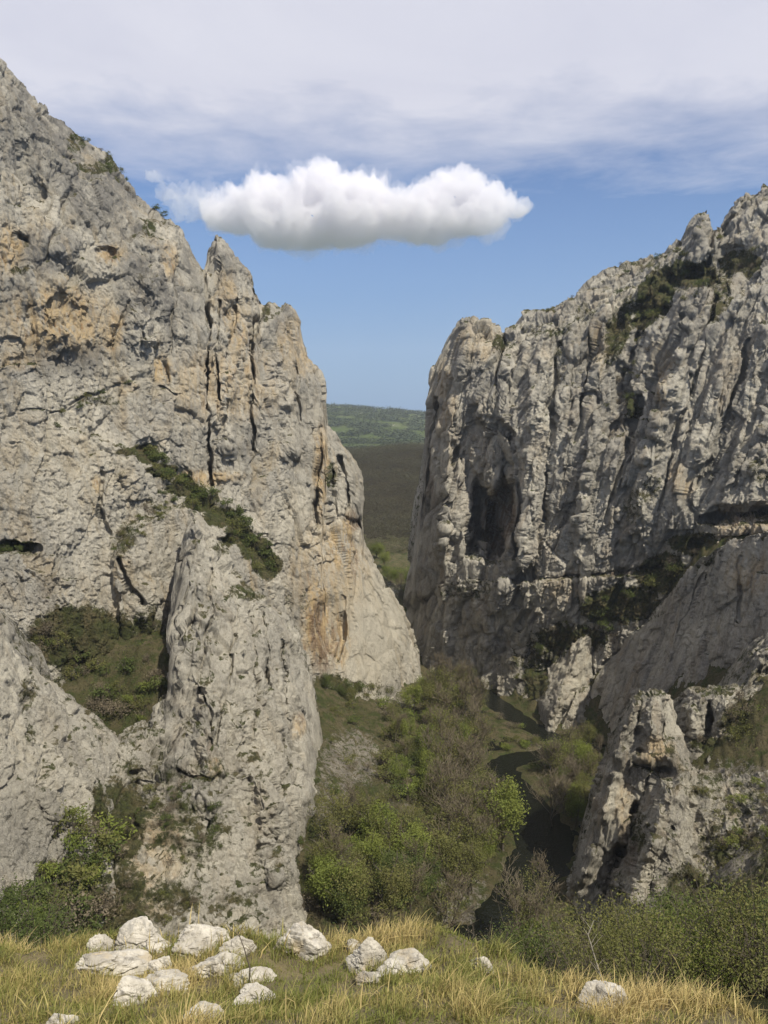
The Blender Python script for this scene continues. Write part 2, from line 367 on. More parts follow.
rock_sheet('buttress', (96, 336),
    [(96, 770), (120, 730), (150, 720), (165, 690), (172, 620), (178, 565), (184, 530), (190, 508), (200, 515), (212, 535), (235, 572), (265, 598), (288, 618), (300, 640), (306, 662), (314, 700), (320, 735), (325, 780), (336, 830)],
    [(96, 1060), (336, 1060)],
    [(200, 1060, 117), (100, 1060, 112), (320, 1060, 126), (190, 510, 178), (175, 620, 160), (168, 700, 148), (150, 760, 136), (200, 560, 170), (200, 650, 154), (200, 720, 142), (200, 800, 128), (200, 900, 115), (240, 600, 172), (250, 700, 150), (250, 800, 134), (260, 890, 122), (300, 660, 180), (300, 720, 165), (305, 800, 148), (290, 890, 128), (325, 780, 172), (330, 860, 165), (110, 800, 126), (110, 950, 104), (290, 950, 118), (170, 860, 119)],
    [(S_, [(180, 560), (172, 620), (172, 660), (166, 700)], 2.5, 3), (S_, [(203, 690), (210, 720), (212, 745)], 1.5, 1.5), (R_, [(190, 508), (197, 600), (202, 700), (215, 790)], 34, 3.5), (S_, [(200, 560), (192, 620), (182, 670)], 1.8, 2.5), (L, [(228, 580), (240, 680), (250, 770)], 10, -2.5), (S_, [(196, 535), (186, 600), (178, 660)], 1.3, 2), (S_, [(214, 568), (206, 640), (190, 725)], 1.5, 2.2), (S_, [(236, 600), (230, 680), (216, 745)], 1.5, 2.2), (S_, [(252, 612), (258, 690), (250, 760)], 1.3, 2), (S_, [(282, 640), (288, 720), (280, 800)], 1.5, 2.5), (S_, [(262, 610), (270, 690)], 2, 2.5),
     (HO, 210, 742, 4, 5, 2), (L, [(300, 700), (292, 730)], 3, 2), (S_, [(130, 770), (180, 772), (210, 780)], 2, 2), (HO, 262, 845, 6, 4, 1), (L, [(160, 750), (130, 830)], 12, 3), (L, [(270, 790), (280, 870)], 20, -4)],
    relief=[('facet', 11, .18, 1), ('facet', 4.5, .24, 2), ('iso', 2.1, .27, 3), ('iso', 1.0, .34, 4), ('iso', .55, .34, 8), ('crack', 5, .09, 5), ('crack', 2, .12, 9), ('fbm', 1.2, .25, 7)],
    vst=2.0, shear=.12, edge=(6, 9), seed=14, mat=M_ROCK_F, key='L1', back=40, parent=left_cliff, slope_back=.8,
    masks=dict(veg=[(150, 770, 50, 22, .5), (120, 820, 40, 60, .75), (110, 910, 50, 60, .8), (190, 830, 60, 40, .55), (170, 900, 50, 30, .6), (215, 770, 30, 20, .5), (260, 760, 20, 14, .4), (240, 900, 30, 18, .45), (290, 640, 18, 30, .35), (310, 860, 16, 50, .6), (255, 590, 30, 14, .6), (230, 545, 20, 14, .6), (280, 870, 30, 20, .4)],
               ochre=[(215, 770, 8, 14, .6), (298, 725, 8, 14, .6), (150, 850, 40, 40, .5), (140, 900, 30, 30, .5)], stain_shade=[(300, 720, 4, 8, .6), (212, 748, 4, 8, .5)], pale=[(260, 760, 40, 70, .35), (230, 680, 40, 70, .3)]))

rock_sheet('rock_apron', (-90, 135),
    [(-90, 520), (-40, 565), (0, 604), (8, 622), (16, 648), (30, 668), (60, 692), (90, 718), (112, 732), (124, 748), (130, 790), (135, 830)],
    [(-90, 1060), (135, 1060)],
    [(0, 1060, 102), (120, 1060, 112), (-90, 560, 112), (-90, 800, 92), (0, 610, 126), (0, 700, 114), (0, 800, 103), (0, 930, 92), (60, 700, 132), (60, 780, 116), (50, 880, 104), (110, 740, 136), (118, 800, 128), (90, 840, 114), (60, 950, 96), (125, 950, 108)],
    [(L, [(20, 640), (30, 700)], 6, 2), (L, [(70, 740), (50, 800)], 16, -2), (S_, [(30, 690), (22, 720)], 2, 1.5)],
    relief=[('facet', 10, .17, 1), ('facet', 4.5, .18, 2), ('iso', 1.9, .24, 3), ('iso', .85, .32, 4), ('iso', .5, .32, 8), ('crack', 3, .09, 9), ('fbm', 1.2, .22, 7)],
    vst=1.5, edge=(7, 9), seed=25, mat=M_ROCK_F, key='L2', back=22, parent=left_cliff, slope_back=.7,
    masks=dict(veg=[(30, 735, 12, 14, .6), (28, 690, 10, 16, .55), (100, 740, 20, 14, .4), (70, 900, 50, 60, .75), (20, 640, 10, 14, .5), (60, 700, 26, 8, .4), (100, 820, 16, 50, .7), (95, 770, 9, 7, .5)], pale=[(50, 770, 60, 70, .3)]))

# ---- the cliff on the right
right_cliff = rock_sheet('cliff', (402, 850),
    [(402, 640), (406, 595), (410, 560), (415, 525), (420, 485), (424, 440), (428, 405), (436, 372), (447, 345), (455, 330), (462, 320), (474, 316), (490, 316), (500, 324), (504, 336), (512, 326), (528, 318), (545, 308), (560, 298), (580, 287), (600, 273),
     (622, 264), (645, 256), (668, 246), (681, 240), (689, 222), (697, 213), (706, 211), (712, 222), (717, 228), (728, 206), (742, 196), (756, 191), (768, 183), (800, 160), (850, 150)],
    [(402, 700), (500, 720), (600, 760), (850, 760)],
    [(405, 600, 301), (415, 500, 299), (430, 420, 296), (470, 325, 293), (440, 560, 286), (480, 640, 270), (520, 420, 264), (520, 560, 257), (530, 330, 280), (560, 300, 280), (600, 280, 277), (600, 380, 257), (600, 500, 246), (600, 620, 249), (640, 262, 274), (640, 330, 258), (640, 460, 241), (700, 220, 264),
     (700, 300, 249), (700, 400, 237), (700, 500, 228), (700, 620, 226), (768, 200, 256), (768, 280, 241), (768, 380, 228), (768, 470, 218), (768, 600, 204), (850, 200, 240), (850, 450, 206), (850, 650, 185), (500, 700, 268), (560, 640, 253)],
    [(L, [(474, 322), (452, 420), (440, 560)], 9, -4), (R_, [(545, 325), (537, 420), (530, 480), (524, 575)], 17, 3.50), (HO, 482, 512, 15, 34, 14), (HO, 501, 520, 14, 44, 18, -.1), (HO, 488, 548, 22, 16, 12), (HO, 472, 535, 8, 26, 8), (HO, 506, 480, 8, 30, 6), (HO, 486, 480, 30, 64, 5), (R_, [(434, 395), (426, 470), (422, 570)], 8, 2.45), (R_, [(449, 370), (447, 470), (444, 590)], 9, 2.45), (R_, [(463, 440), (461, 520), (458, 600)], 7, 2.10), (R_, [(480, 350), (478, 420), (474, 470)], 9, 2.10), (R_, [(492, 430), (493, 490)], 5, 2.10), (R_, [(500, 585), (490, 640)], 12, 2.80), (HO, 460, 470, 24, 100, 2.5), (S_, [(455, 460), (470, 428), (500, 425), (512, 440)], 4, 4),
     (R_, [(608, 308), (596, 380), (588, 440), (578, 560)], 13, 3.50), (R_, [(572, 330), (568, 420), (556, 540)], 13, 2.45), (R_, [(700, 292), (680, 360), (660, 430), (640, 530)], 12, 3.50), (R_, [(680, 330), (664, 395), (650, 450), (630, 540)], 10, 2.80),
     (R_, [(738, 300), (722, 365), (703, 430), (690, 500)], 12, 2.80), (R_, [(764, 330), (745, 420), (722, 500)], 12, 2.80), (R_, [(625, 410), (612, 500), (604, 570)], 12, 3.50), (R_, [(660, 385), (655, 420)], 8, 2.80), (R_, [(650, 330), (640, 365), (620, 420)], 9, 3.50), (R_, [(790, 330), (770, 420), (752, 480)], 12, 4.20),
     (L, [(618, 430), (632, 370), (650, 320), (680, 280), (730, 255)], 13, 8), (S_, [(592, 330), (584, 400), (574, 440)], 2.5, 4), (S_, [(640, 395), (620, 470), (606, 520)], 2.5, 4), (S_, [(690, 380), (672, 450), (660, 510)], 2.5, 4), (S_, [(716, 300), (702, 360), (690, 400)], 2.5, 4), (S_, [(750, 340), (730, 410), (710, 480)], 2.5, 4),
     (S_, [(512, 579), (560, 578), (600, 574), (660, 566)], 2.4, 5), (ST, [(500, 581), (560, 581), (610, 577)], 2.5, 3.0, 40), (S_, [(505, 340), (500, 370), (494, 420)], 3, 4), (L, [(520, 325), (515, 400)], 5, 3), (S_, [(436, 400), (428, 470), (424, 520)], 2.5, 5), (S_, [(713, 222), (708, 262)], 2.5, 6), (ST, [(716, 262), (724, 232), (740, 205)], 3, -6, 40),
     (R_, [(702, 214), (692, 262), (686, 280)], 14, 3.50), (S_, [(528, 610), (510, 640)], 3, 3), (S_, [(700, 520), (740, 515), (790, 505)], 4, 4), (S_, [(690, 545), (740, 540), (790, 530)], 4, 4), (HO, 745, 515, 40, 12, 4), (S_, [(512, 440), (522, 500), (518, 560)], 3, 5), (S_, [(558, 345), (552, 420), (543, 520)], 2.5, 4), (HO, 590, 400, 12, 9, 4)],
    relief=[('facet', 11, .30, 1), ('facet', 4.6, .44, 2), ('facet', 2.1, .40, 3), ('iso', 1.2, .34, 4), ('iso', .7, .36, 8), ('crack', 8, .12, 5), ('crack', 3.5, .14, 6), ('crack', 1.8, .16, 9), ('fbm', 1.6, .25, 7)],
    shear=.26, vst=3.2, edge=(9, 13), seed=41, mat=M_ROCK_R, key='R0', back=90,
    masks=dict(veg=[(655, 300, 22, 40, .85, -.35), (690, 275, 40, 18, .8), (620, 330, 16, 40, .7, -.3), (720, 300, 14, 40, .6, -.3), (740, 262, 30, 14, .7), (600, 345, 16, 30, .4, -.3), (585, 310, 20, 14, .5), (500, 345, 10, 12, .7), (640, 500, 20, 34, .5, -.5), (560, 360, 8, 30, .5), (630, 405, 9, 20, .7), (760, 470, 14, 20, .5), (550, 330, 40, 10, .5),
                     (620, 605, 50, 22, .95), (570, 640, 50, 20, .75), (690, 545, 30, 14, .8), (660, 575, 30, 24, .95), (545, 660, 30, 40, .6), (640, 265, 40, 8, .5), (560, 430, 6, 20, .35), (590, 470, 10, 30, .35), (468, 590, 40, 14, .5)],
               ochre=[(445, 400, 12, 40, .5), (660, 380, 10, 40, .5), (680, 480, 14, 20, .5), (745, 530, 40, 24, .5), (560, 590, 24, 14, .35), (600, 350, 8, 30, .4), (480, 345, 20, 20, .4)],
               stain_shade=[(500, 520, 24, 40, .8), (745, 515, 36, 14, .6), (432, 480, 5, 40, .5), (600, 574, 50, 4, .7), (470, 470, 20, 60, .3)], pale=[(545, 603, 26, 20, .8), (480, 345, 20, 24, .3)]),  # brown blobs in the cave and along the ledge crack paint in their shade
    label='grey ribbed limestone cliff with a dark cave mouth, on the right', cat='cliff')

rock_sheet('slab_face', (568, 850),
    [(568, 745), (576, 722), (586, 700), (600, 674), (616, 652), (640, 625), (664, 598), (684, 575), (700, 558), (716, 548), (740, 538), (768, 528), (850, 505)],
    [(568, 780), (850, 780)],
    [(570, 750, 246), (590, 700, 243), (610, 740, 226), (620, 650, 237), (650, 700, 212), (660, 610, 222), (700, 570, 204), (700, 650, 199), (700, 740, 195), (768, 545, 180), (768, 640, 177), (768, 740, 174), (850, 540, 162), (850, 740, 158)],
    [(L, [(600, 690), (590, 740)], 4, 2), (L, [(640, 640), (620, 720)], 8, -1.5), (S_, [(700, 575), (670, 660)], 1.5, 1.2), (S_, [(740, 560), (735, 620)], 2, 1.5)],
    relief=[('facet', 14, .10, 1), ('facet', 5, .16, 2), ('iso', 2, .20, 3), ('iso', 1, .22, 4), ('crack', 7, .05, 5), ('fbm', 2, .15, 7)],
    shear=.2, vst=2.2, edge=(2, 2), seed=52, mat=M_ROCK_R, key='R1', back=12, parent=right_cliff, slope_back=1.2,
    masks=dict(veg=[(640, 615, 30, 8, .5), (740, 560, 40, 10, .3)], ochre=[(750, 575, 26, 24, .5)], stain_shade=[]))

rock_sheet('rock_spur', (498, 612),
    [(498, 668), (503, 655), (510, 648), (524, 652), (536, 662), (548, 668), (556, 660), (566, 645), (578, 634), (588, 630), (596, 634), (602, 642), (604, 660), (606, 700), (612, 740)],
    [(498, 700), (505, 714), (530, 738), (560, 744), (612, 760)],
    [(500, 690, 264), (510, 655, 262), (540, 670, 255), (530, 730, 248), (585, 634, 250), (565, 690, 240), (550, 735, 234), (600, 650, 252), (596, 700, 245), (600, 750, 240)],
    [(R_, [(586, 632), (572, 668), (556, 700), (545, 735)], 14, 5), (L, [(545, 665), (530, 715)], 7, 3), (S_, [(575, 690), (560, 728)], 2, 2.5)],
    relief=[('facet', 5, .25, 2), ('iso', 2.2, .3, 3), ('iso', 1.1, .3, 4), ('fbm', 1.6, .2, 7)], vst=1.8, shear=.25, edge=(5, 5), seed=63, mat=M_ROCK_P, key='R2', back=22, parent=right_cliff, slope_back=.4,
    masks=dict(veg=[(535, 680, 16, 26, .8), (520, 660, 14, 10, .5), (600, 690, 8, 40, .7)], pale=[(568, 680, 16, 40, .5)]))

pinnacle = rock_sheet('rock_pinnacle', (552, 850),
    [(552, 935), (560, 905), (572, 880), (584, 850), (594, 815), (601, 785), (608, 760), (615, 742), (621, 722), (630, 703), (637, 694), (646, 689), (655, 688), (664, 692), (671, 700), (676, 716), (680, 734), (684, 752), (690, 768), (698, 772), (712, 770), (730, 775), (750, 768), (775, 764), (850, 745)],
    [(552, 1000), (720, 1000), (850, 980)],
    [(650, 692, 152), (650, 740, 148), (625, 740, 150), (600, 800, 147), (565, 900, 146), (640, 790, 146), (620, 860, 141), (605, 930, 134), (668, 790, 137), (660, 850, 130), (650, 920, 122), (690, 780, 138), (700, 860, 129), (700, 940, 118), (720, 790, 139), (740, 830, 130), (768, 780, 136), (768, 860, 118), (850, 770, 130), (850, 900, 100), (768, 940, 104), (570, 970, 140), (640, 990, 116), (675, 720, 150)],
    [(L, [(664, 775), (640, 810), (622, 850), (602, 905)], 9, 4), (R_, [(632, 705), (616, 760), (604, 820), (578, 890)], 12, 5), (R_, [(662, 780), (656, 830), (640, 880), (632, 930)], 12, 5), (R_, [(655, 692), (652, 740)], 14, 3), (S_, [(664, 700), (662, 740)], 1.6, 2), (S_, [(640, 700), (636, 740)], 1.6, 2),
     (HO, 639, 752, 4, 3, 3), (HO, 634, 808, 5, 8, 4), (HO, 672, 829, 3, 3, 2), (L, [(640, 757), (672, 760)], 4, -1.5), (S_, [(632, 763), (668, 770)], 2, 2), (L, [(690, 800), (700, 850)], 10, 2), (HO, 620, 850, 8, 10, 4)],
    relief=[('facet', 5, .24, 1), ('facet', 2.3, .30, 2), ('iso', 1.1, .32, 3), ('iso', .6, .34, 4), ('crack', 3, .10, 5), ('fbm', 1.2, .22, 7)],
    vst=2.0, shear=.12, edge=(5, 6), seed=74, mat=M_ROCK_P, key='R3', back=14, slope_back=.9,
    masks=dict(veg=[(700, 790, 30, 14, .5), (712, 850, 20, 40, .55), (760, 800, 50, 26, .5), (750, 860, 60, 40, .6), (740, 920, 80, 40, .85), (690, 900, 40, 40, .7), (650, 775, 22, 8, .4), (640, 830, 14, 30, .55), (620, 900, 14, 40, .5)], ochre=[(655, 750, 18, 14, .6), (600, 790, 8, 40, .3), (625, 810, 10, 30, .4)], stain_shade=[(630, 850, 10, 30, .5)]),
    label='rock pinnacle with rounded top and broken rocky shoulder above the river bend', cat='rock')

rock_sheet('rock_outcrop', (672, 850),
    [(672, 745), (676, 715), (680, 700), (690, 690), (705, 686), (722, 684), (738, 686), (741, 690), (746, 676), (752, 655), (768, 634), (800, 610), (850, 590)],
    [(672, 830), (850, 850)],
    [(680, 720, 158), (700, 690, 156), (735, 690, 155), (735, 750, 148), (690, 770, 150), (768, 640, 162), (768, 700, 152), (768, 780, 140), (850, 600, 156), (850, 780, 132), (745, 670, 160)],
    [(S_, [(709, 700), (706, 745)], 2, 3), (R_, [(695, 690), (690, 745)], 14, 3), (R_, [(728, 690), (722, 720)], 10, 3), (ST, [(741, 690), (768, 660)], 3, -3, 20)],
    relief=[('facet', 5, .25, 1), ('iso', 2.2, .32, 2), ('iso', 1.1, .32, 3), ('fbm', 1.2, .22, 7)], vst=1.7, edge=(5, 6), seed=85, mat=M_ROCK_P, key='R4', back=25, slope_back=.5,
    masks=dict(veg=[(750, 720, 40, 24, .8), (720, 745, 40, 12, .7), (760, 680, 26, 14, .5), (800, 700, 60, 60, .7)]),
    label='blocky grey rock outcrop directly behind the rounded pinnacle', cat='rock')

# ------------------------------------------------------------------ the gorge floor and slopes
RIVER_Z = -91.0
rp = [(468, 676), (478, 686), (497, 704), (522, 722), (548, 736), (560, 746), (540, 754), (512, 760), (498, 770), (508, 788), (524, 806), (538, 828), (543, 850), (528, 884), (500, 916), (480, 945), (470, 985)]
RIV = np.array([at_z(x, y, RIVER_Z)[:2] for x, y in rp])
RW = np.array([3, 3.2, 3.8, 4, 3.6, 2.8, 2.8, 4, 4.8, 5.6, 6.2, 6.6, 6.4, 5.4, 4.4, 4, 4])

def river_dist(X, Y):
    best = np.full(np.shape(X), 1e9); wid = np.zeros(np.shape(X))
    for i in range(len(RIV) - 1):
        a, b = RIV[i], RIV[i + 1]; v = b - a; t = np.clip(((X - a[0]) * v[0] + (Y - a[1]) * v[1]) / (v @ v), 0, 1)
        d = np.hypot(X - a[0] - t * v[0], Y - a[1] - t * v[1]) ; w = RW[i] + t * (RW[i + 1] - RW[i])
        m = d - w < best - wid; best = np.where(m, d, best); wid = np.where(m, w, wid)
    return best, wid

gc = [(150, 655, 164), (162, 700, 150), (330, 695, 222), (400, 705, 241), (430, 720, 236), (350, 760, 186), (320, 780, 168), (310, 840, 146), (300, 880, 138), (420, 850, 156), (430, 750, 205), (460, 650, 296), (430, 610, 355), (400, 572, 420), (440, 690, 252),
      (150, 850, 132), (60, 920, 116), (200, 935, 126), (90, 655, 170), (150, 745, 152), (30, 640, 172), (120, 690, 162), (250, 960, 118), (560, 655, 262), (630, 640, 256), (690, 560, 228), (610, 745, 226), (580, 765, 211), (700, 735, 150), (768, 705, 148), (590, 830, 182),
      (768, 765, 140), (700, 785, 150), (768, 900, 96), (690, 885, 128), (768, 1000, 32), (600, 965, 116), (560, 920, 146), (700, 960, 92), (480, 580, 330), (470, 1010, 60), (400, 960, 100), (300, 975, 108), (100, 985, 92), (850, 800, 110), (-80, 950, 105), (-60, 640, 160), (420, 920, 128), (380, 800, 168)]
gp = [at(*c) for c in gc]
gp += [np.array(p, float) for p in [(-40, 470, -77), (60, 470, -77), (0, 560, -77), (-120, 300, -60), (150, 300, -50), (150, 200, -35), (-140, 150, -30), (0, 14, -10.5), (-12, 14, -10), (12, 14, -10.5), (0, 35, -27), (-30, 35, -25), (30, 35, -25), (60, 60, -40), (110, 110, -45), (-100, 80, -40), (-60, 40, -27), (55, 30, -22), (0, 90, -70)]]
gp += [np.array([p[0], p[1], RIVER_Z - .3]) for p in RIV]
gp = np.array(gp)
_gz = RBF(gp[:, :2], gp[:, 2], 100.0, 2e-3)

def ground_z(X, Y):
    z = _gz(X, Y)
    d, w = river_dist(X, Y)
    q = np.stack([np.asarray(X) / 5, np.asarray(Y) / 5, 0 * np.asarray(X)], -1)
    wob = fbm(q, 3, 5) * 2.2
    shore = RIVER_Z + .25 + (d + wob - w) * .16
    z = np.maximum(z, np.where(d < 30, np.minimum(shore, RIVER_Z + .5), RIVER_Z + .5))
    return np.where(d + wob < w + 3, np.minimum(z, RIVER_Z + np.clip((d + wob - w) * .35, -1.5, 1.2)), z)

def ground_hit(px, py, y0=9, y1=470, n=700):
    Ys = np.geomspace(y0, y1, n); P = at(np.full(n, px), np.full(n, py), Ys)
    gap = P[:, 2] - ground_z(P[:, 0], P[:, 1])
    k = np.argmax(gap < 0)
    if gap[k] >= 0: return P[-1]
    p = P[k].copy(); p[2] = float(ground_z(p[None, 0], p[None, 1])[0]); return p

def ground_material():
    m, nt, nodes, links, bs = new_mat('valley_ground')
    iso = scaled(nt, 1, 1, 1)
    c = mix(nt, mapr(nt, noise(nt, iso, .09, 6, .6), .40, .60), (.085, .080, .036), (.13, .108, .062))
    c = mix(nt, mapr(nt, noise(nt, iso, .3, 6, .65), .46, .60), c, (.06, .072, .024))
    r = mapr(nt, math_(nt, 'ADD', math_(nt, 'MULTIPLY', noise(nt, iso, .8, 7, .72), 1.3), math_(nt, 'MULTIPLY', attr(nt, 'scree'), .42)), .80, .98)
    c = mix(nt, r, c, mix(nt, mapr(nt, noise(nt, iso, .4, 5, .6), .4, .6), (.34, .31, .26), (.20, .18, .15)))
    c = mix(nt, mapr(nt, noise(nt, iso, 2.1, 4, .6), .54, .68), c, (.04, .038, .02))
    links.new(c, bs.inputs['Base Color']); bs.inputs['Roughness'].default_value = .95; bs.inputs['Specular IOR Level'].default_value = .1
    b = bump(nt, noise(nt, iso, 1.0, 8, .7), .8, 1.2); links.new(bump(nt, noise(nt, iso, 4, 5, .7), .5, .3, b), bs.inputs['Normal'])
    return m

nr, nc = 560, 640
Yg = np.geomspace(8.0, 640, nr)[:, None] * np.ones((1, nc)); Ug = np.linspace(-.85, .85, nc)[None] * np.ones((nr, 1))
Xg = Yg * Ug
Zg = ground_z(Xg, Yg)
Qg = np.stack([Xg, Yg, Zg], -1)
h1, _ = facets(Qg / 3.2, 91); h2, _ = facets(Qg / 1.3, 92)
dr, wr = river_dist(Xg, Yg); land = sstep(0, 5, dr - wr)
Zg = Zg + land * sstep(25, 70, Yg) * (fbm(Qg / 11, 4, 90) * 1.8 + h1 * 1.0 + h2 * .55)
pgx, pgy = project(Qg)
scree = blobmask([(350, 760, 36, 34, .62), (330, 800, 26, 40, .55), (400, 700, 30, 14, .5), (560, 748, 40, 12, .5), (400, 800, 20, 60, .35), (150, 860, 50, 70, .7), (140, 760, 60, 30, .5), (730, 800, 60, 40, .95), (710, 850, 60, 40, .85), (460, 890, 30, 60, .5), (560, 650, 50, 40, .5), (390, 590, 20, 10, .5), (550, 840, 12, 8, .8), (720, 910, 14, 10, .6)], pgx, pgy)
ground_me = mesh_from('ground', np.stack([Xg, Yg, Zg], -1).reshape(-1, 3), grid_faces(nr, nc)[:, ::-1], ground_material(), True, {'scree': scree})
link('ground', ground_me, kind='structure', label='steep earthy slopes and floor of the gorge below the cliffs', cat='ground')

# river
m_w, nt, nodes, links, bs = new_mat('river_water')
bs.inputs['Base Color'].default_value = (.008, .009, .006, 1); bs.inputs['Specular IOR Level'].default_value = .5; bs.inputs['Roughness'].default_value = .05; bs.inputs['IOR'].default_value = 1.33
links.new(bump(nt, noise(nt, scaled(nt, 1, 1, 1), 1.1, 5, .6), .35, .5), bs.inputs['Normal'])
xr = np.linspace(-60, 120, 60); yr = np.linspace(90, 330, 80); XX, YY = np.meshgrid(xr, yr)
link('river', mesh_from('river', np.stack([XX, YY, XX * 0 + RIVER_Z], -1).reshape(-1, 3), grid_faces(80, 60)[:, ::-1], m_w), kind='structure', label='dark narrow river winding along the gorge floor', cat='river')

# ------------------------------------------------------------------ hills beyond the gap
def hill_z(X, Y):
    z = np.interp(Y, [380, 520, 640, 780, 900, 1010, 1150, 1400, 1900, 2500, 2950, 3150, 3600, 5000, 9000], [-84, -79, -66, -46, -35.5, -40, -62, -72, -40, 5, 33, 37, 20, 20, 0])
    tilt = np.interp(Y, [500, 900, 1100], [0, 1, 0])
    z = z + tilt * np.clip(X / 60, -3, 3) * 7 + np.interp(Y, [2000, 3000, 5000], [0, 1, 1]) * -X * .085
    q = np.stack([X / 160, Y / 160, 0 * X], -1); q2 = np.stack([X / 500, Y / 500, 0 * X], -1)
    return z + fbm(q, 4, 7) * np.interp(Y, [420, 600, 900, 2000], [0, 9, 6, 9]) + fbm(q * 2.6, 3, 17) * np.interp(Y, [420, 560, 960, 1100], [0, 7, 5, 0]) + fbm(q2, 2, 8) * np.interp(Y, [800, 3000], [0, 16])

def hill_material():
    m, nt, nodes, links, bs = new_mat('hill_pasture')
    iso = scaled(nt, 1, 1, 1)
    c = mix(nt, mapr(nt, noise(nt, iso, .006, 6, .6), .42, .58), (.058, .078, .026), (.082, .10, .038))
    c = mix(nt, mapr(nt, noise(nt, iso, .02, 6, .65), .52, .64), c, (.06, .074, .026))
    sep = N(nt, 'ShaderNodeSeparateXYZ'); links.new(N(nt, 'ShaderNodeNewGeometry').outputs['Position'], sep.inputs[0])
    near = mapr(nt, sep.outputs[1], 1150, 1000)
    c = mix(nt, near, mix(nt, mapr(nt, noise(nt, iso, .017, 6, .7), .615, .66), c, (.34, .32, .25)), (.035, .03, .02))
    links.new(c, bs.inputs['Base Color']); bs.inputs['Roughness'].default_value = 1; bs.inputs['Specular IOR Level'].default_value = 0
    links.new(bump(nt, noise(nt, iso, .05, 6, .7), .6, 6), bs.inputs['Normal'])
    return m
nr, nc = 260, 260
Yh = np.geomspace(500, 6000, nr)[:, None] * np.ones((1, nc)); Xh = Yh * np.linspace(-1, 1, nc)[None]
link('hills', mesh_from('hills', np.stack([Xh, Yh, hill_z(Xh, Yh)], -1).reshape(-1, 3), grid_faces(nr, nc)[:, ::-1], hill_material()), kind='structure', label='brown wooded hill and green pasture hill beyond the gap', cat='hills')

# ------------------------------------------------------------------ plants
def leaf_material(name, cols, rough=.7, trans=.25):
    m, nt, nodes, links, bs = new_mat(name)
    rnd = attr(nt, 'tone'); oi = N(nt, 'ShaderNodeObjectInfo').outputs['Random']
    t = math_(nt, 'ADD', math_(nt, 'MULTIPLY', rnd, .65), math_(nt, 'MULTIPLY', oi, .35))
    r = N(nt, 'ShaderNodeValToRGB'); e = r.color_ramp.elements
    for i, cc in enumerate(cols):
        p = i / (len(cols) - 1)
        el = e[i] if i < 2 else e.new(p)
        el.position = p; el.color = (*cc, 1)
    links.new(t, r.inputs[0]); links.new(r.outputs[0], bs.inputs['Base Color'])
    bs.inputs['Roughness'].default_value = rough; bs.inputs['Specular IOR Level'].default_value = .2
    if trans:
        tr = N(nt, 'ShaderNodeBsdfTranslucent'); links.new(r.outputs[0], tr.inputs[0]); mx = N(nt, 'ShaderNodeMixShader'); mx.inputs[0].default_value = trans
        links.new(bs.outputs[0], mx.inputs[1]); links.new(tr.outputs[0], mx.inputs[2]); links.new(mx.outputs[0], nodes['Material Output'].inputs[0])
    return m

M_DARK = leaf_material('leaves_dark', [(.040, .056, .016), (.076, .098, .026), (.12, .138, .038)])
M_FRESH = leaf_material('leaves_fresh', [(.085, .115, .022), (.145, .175, .036), (.215, .23, .055)])
M_OLIVE = leaf_material('leaves_olive', [(.072, .080, .025), (.125, .13, .038), (.175, .16, .058)])
M_BROWN = leaf_material('twigs_brown', [(.075, .060, .040), (.12, .098, .066), (.165, .14, .098)], trans=0)
M_BARK = leaf_material('bark_grey', [(.07, .058, .044), (.10, .085, .066), (.13, .11, .088)], rough=.95, trans=0)

def leaf_cloud(n, dims, leaf, seed, clumps=14, base=.3, spread=.22, upright=0.0):
    """n small leaf sprays gathered in clumps through an uneven crown; z runs from base*height upward."""
    r = np.random.default_rng(seed)
    d = r.normal(size=(clumps, 3)); d /= np.linalg.norm(d, axis=1, keepdims=True)
    c = d * (r.uniform(.25, 1, (clumps, 1)) ** .5) * .8
    w = r.uniform(.4, 1.3, clumps); k = r.choice(clumps, n, p=w / w.sum())
    s = spread * r.uniform(.6, 1.3, clumps)
    p = c[k] + r.normal(size=(n, 3)) * s[k][:, None]
    p[:, 2] = p[:, 2] * .5 + .5
    p = p * np.array([dims[0] / 2, dims[0] / 2, dims[1] * (1 - base)]) + np.array([0, 0, dims[1] * base])
    p[:, 2] = np.maximum(p[:, 2], .03 * dims[1])
    a = r.normal(size=(n, 3)); a[:, 2] += upright * 2; a /= np.linalg.norm(a, axis=1, keepdims=True)
    b = np.cross(a, r.normal(size=(n, 3))); b /= np.linalg.norm(b, axis=1, keepdims=True) + 1e-9
    L_ = leaf * r.uniform(.6, 1.4, (n, 1)); Wd = L_ * r.uniform(.32, .6, (n, 1)); nrm = np.cross(a, b)
    V = np.stack([p - a * L_ * .5, p + b * Wd * .5 + nrm * L_ * .1, p + a * L_ * .5, p - b * Wd * .5 + nrm * L_ * .1], 1).reshape(-1, 3)
    tone = np.repeat(np.clip(r.uniform(0, 1, n) * .6 + r.uniform(0, .4, clumps)[k], 0, 1), 4)
    return V, np.arange(4 * n).reshape(n, 4), tone

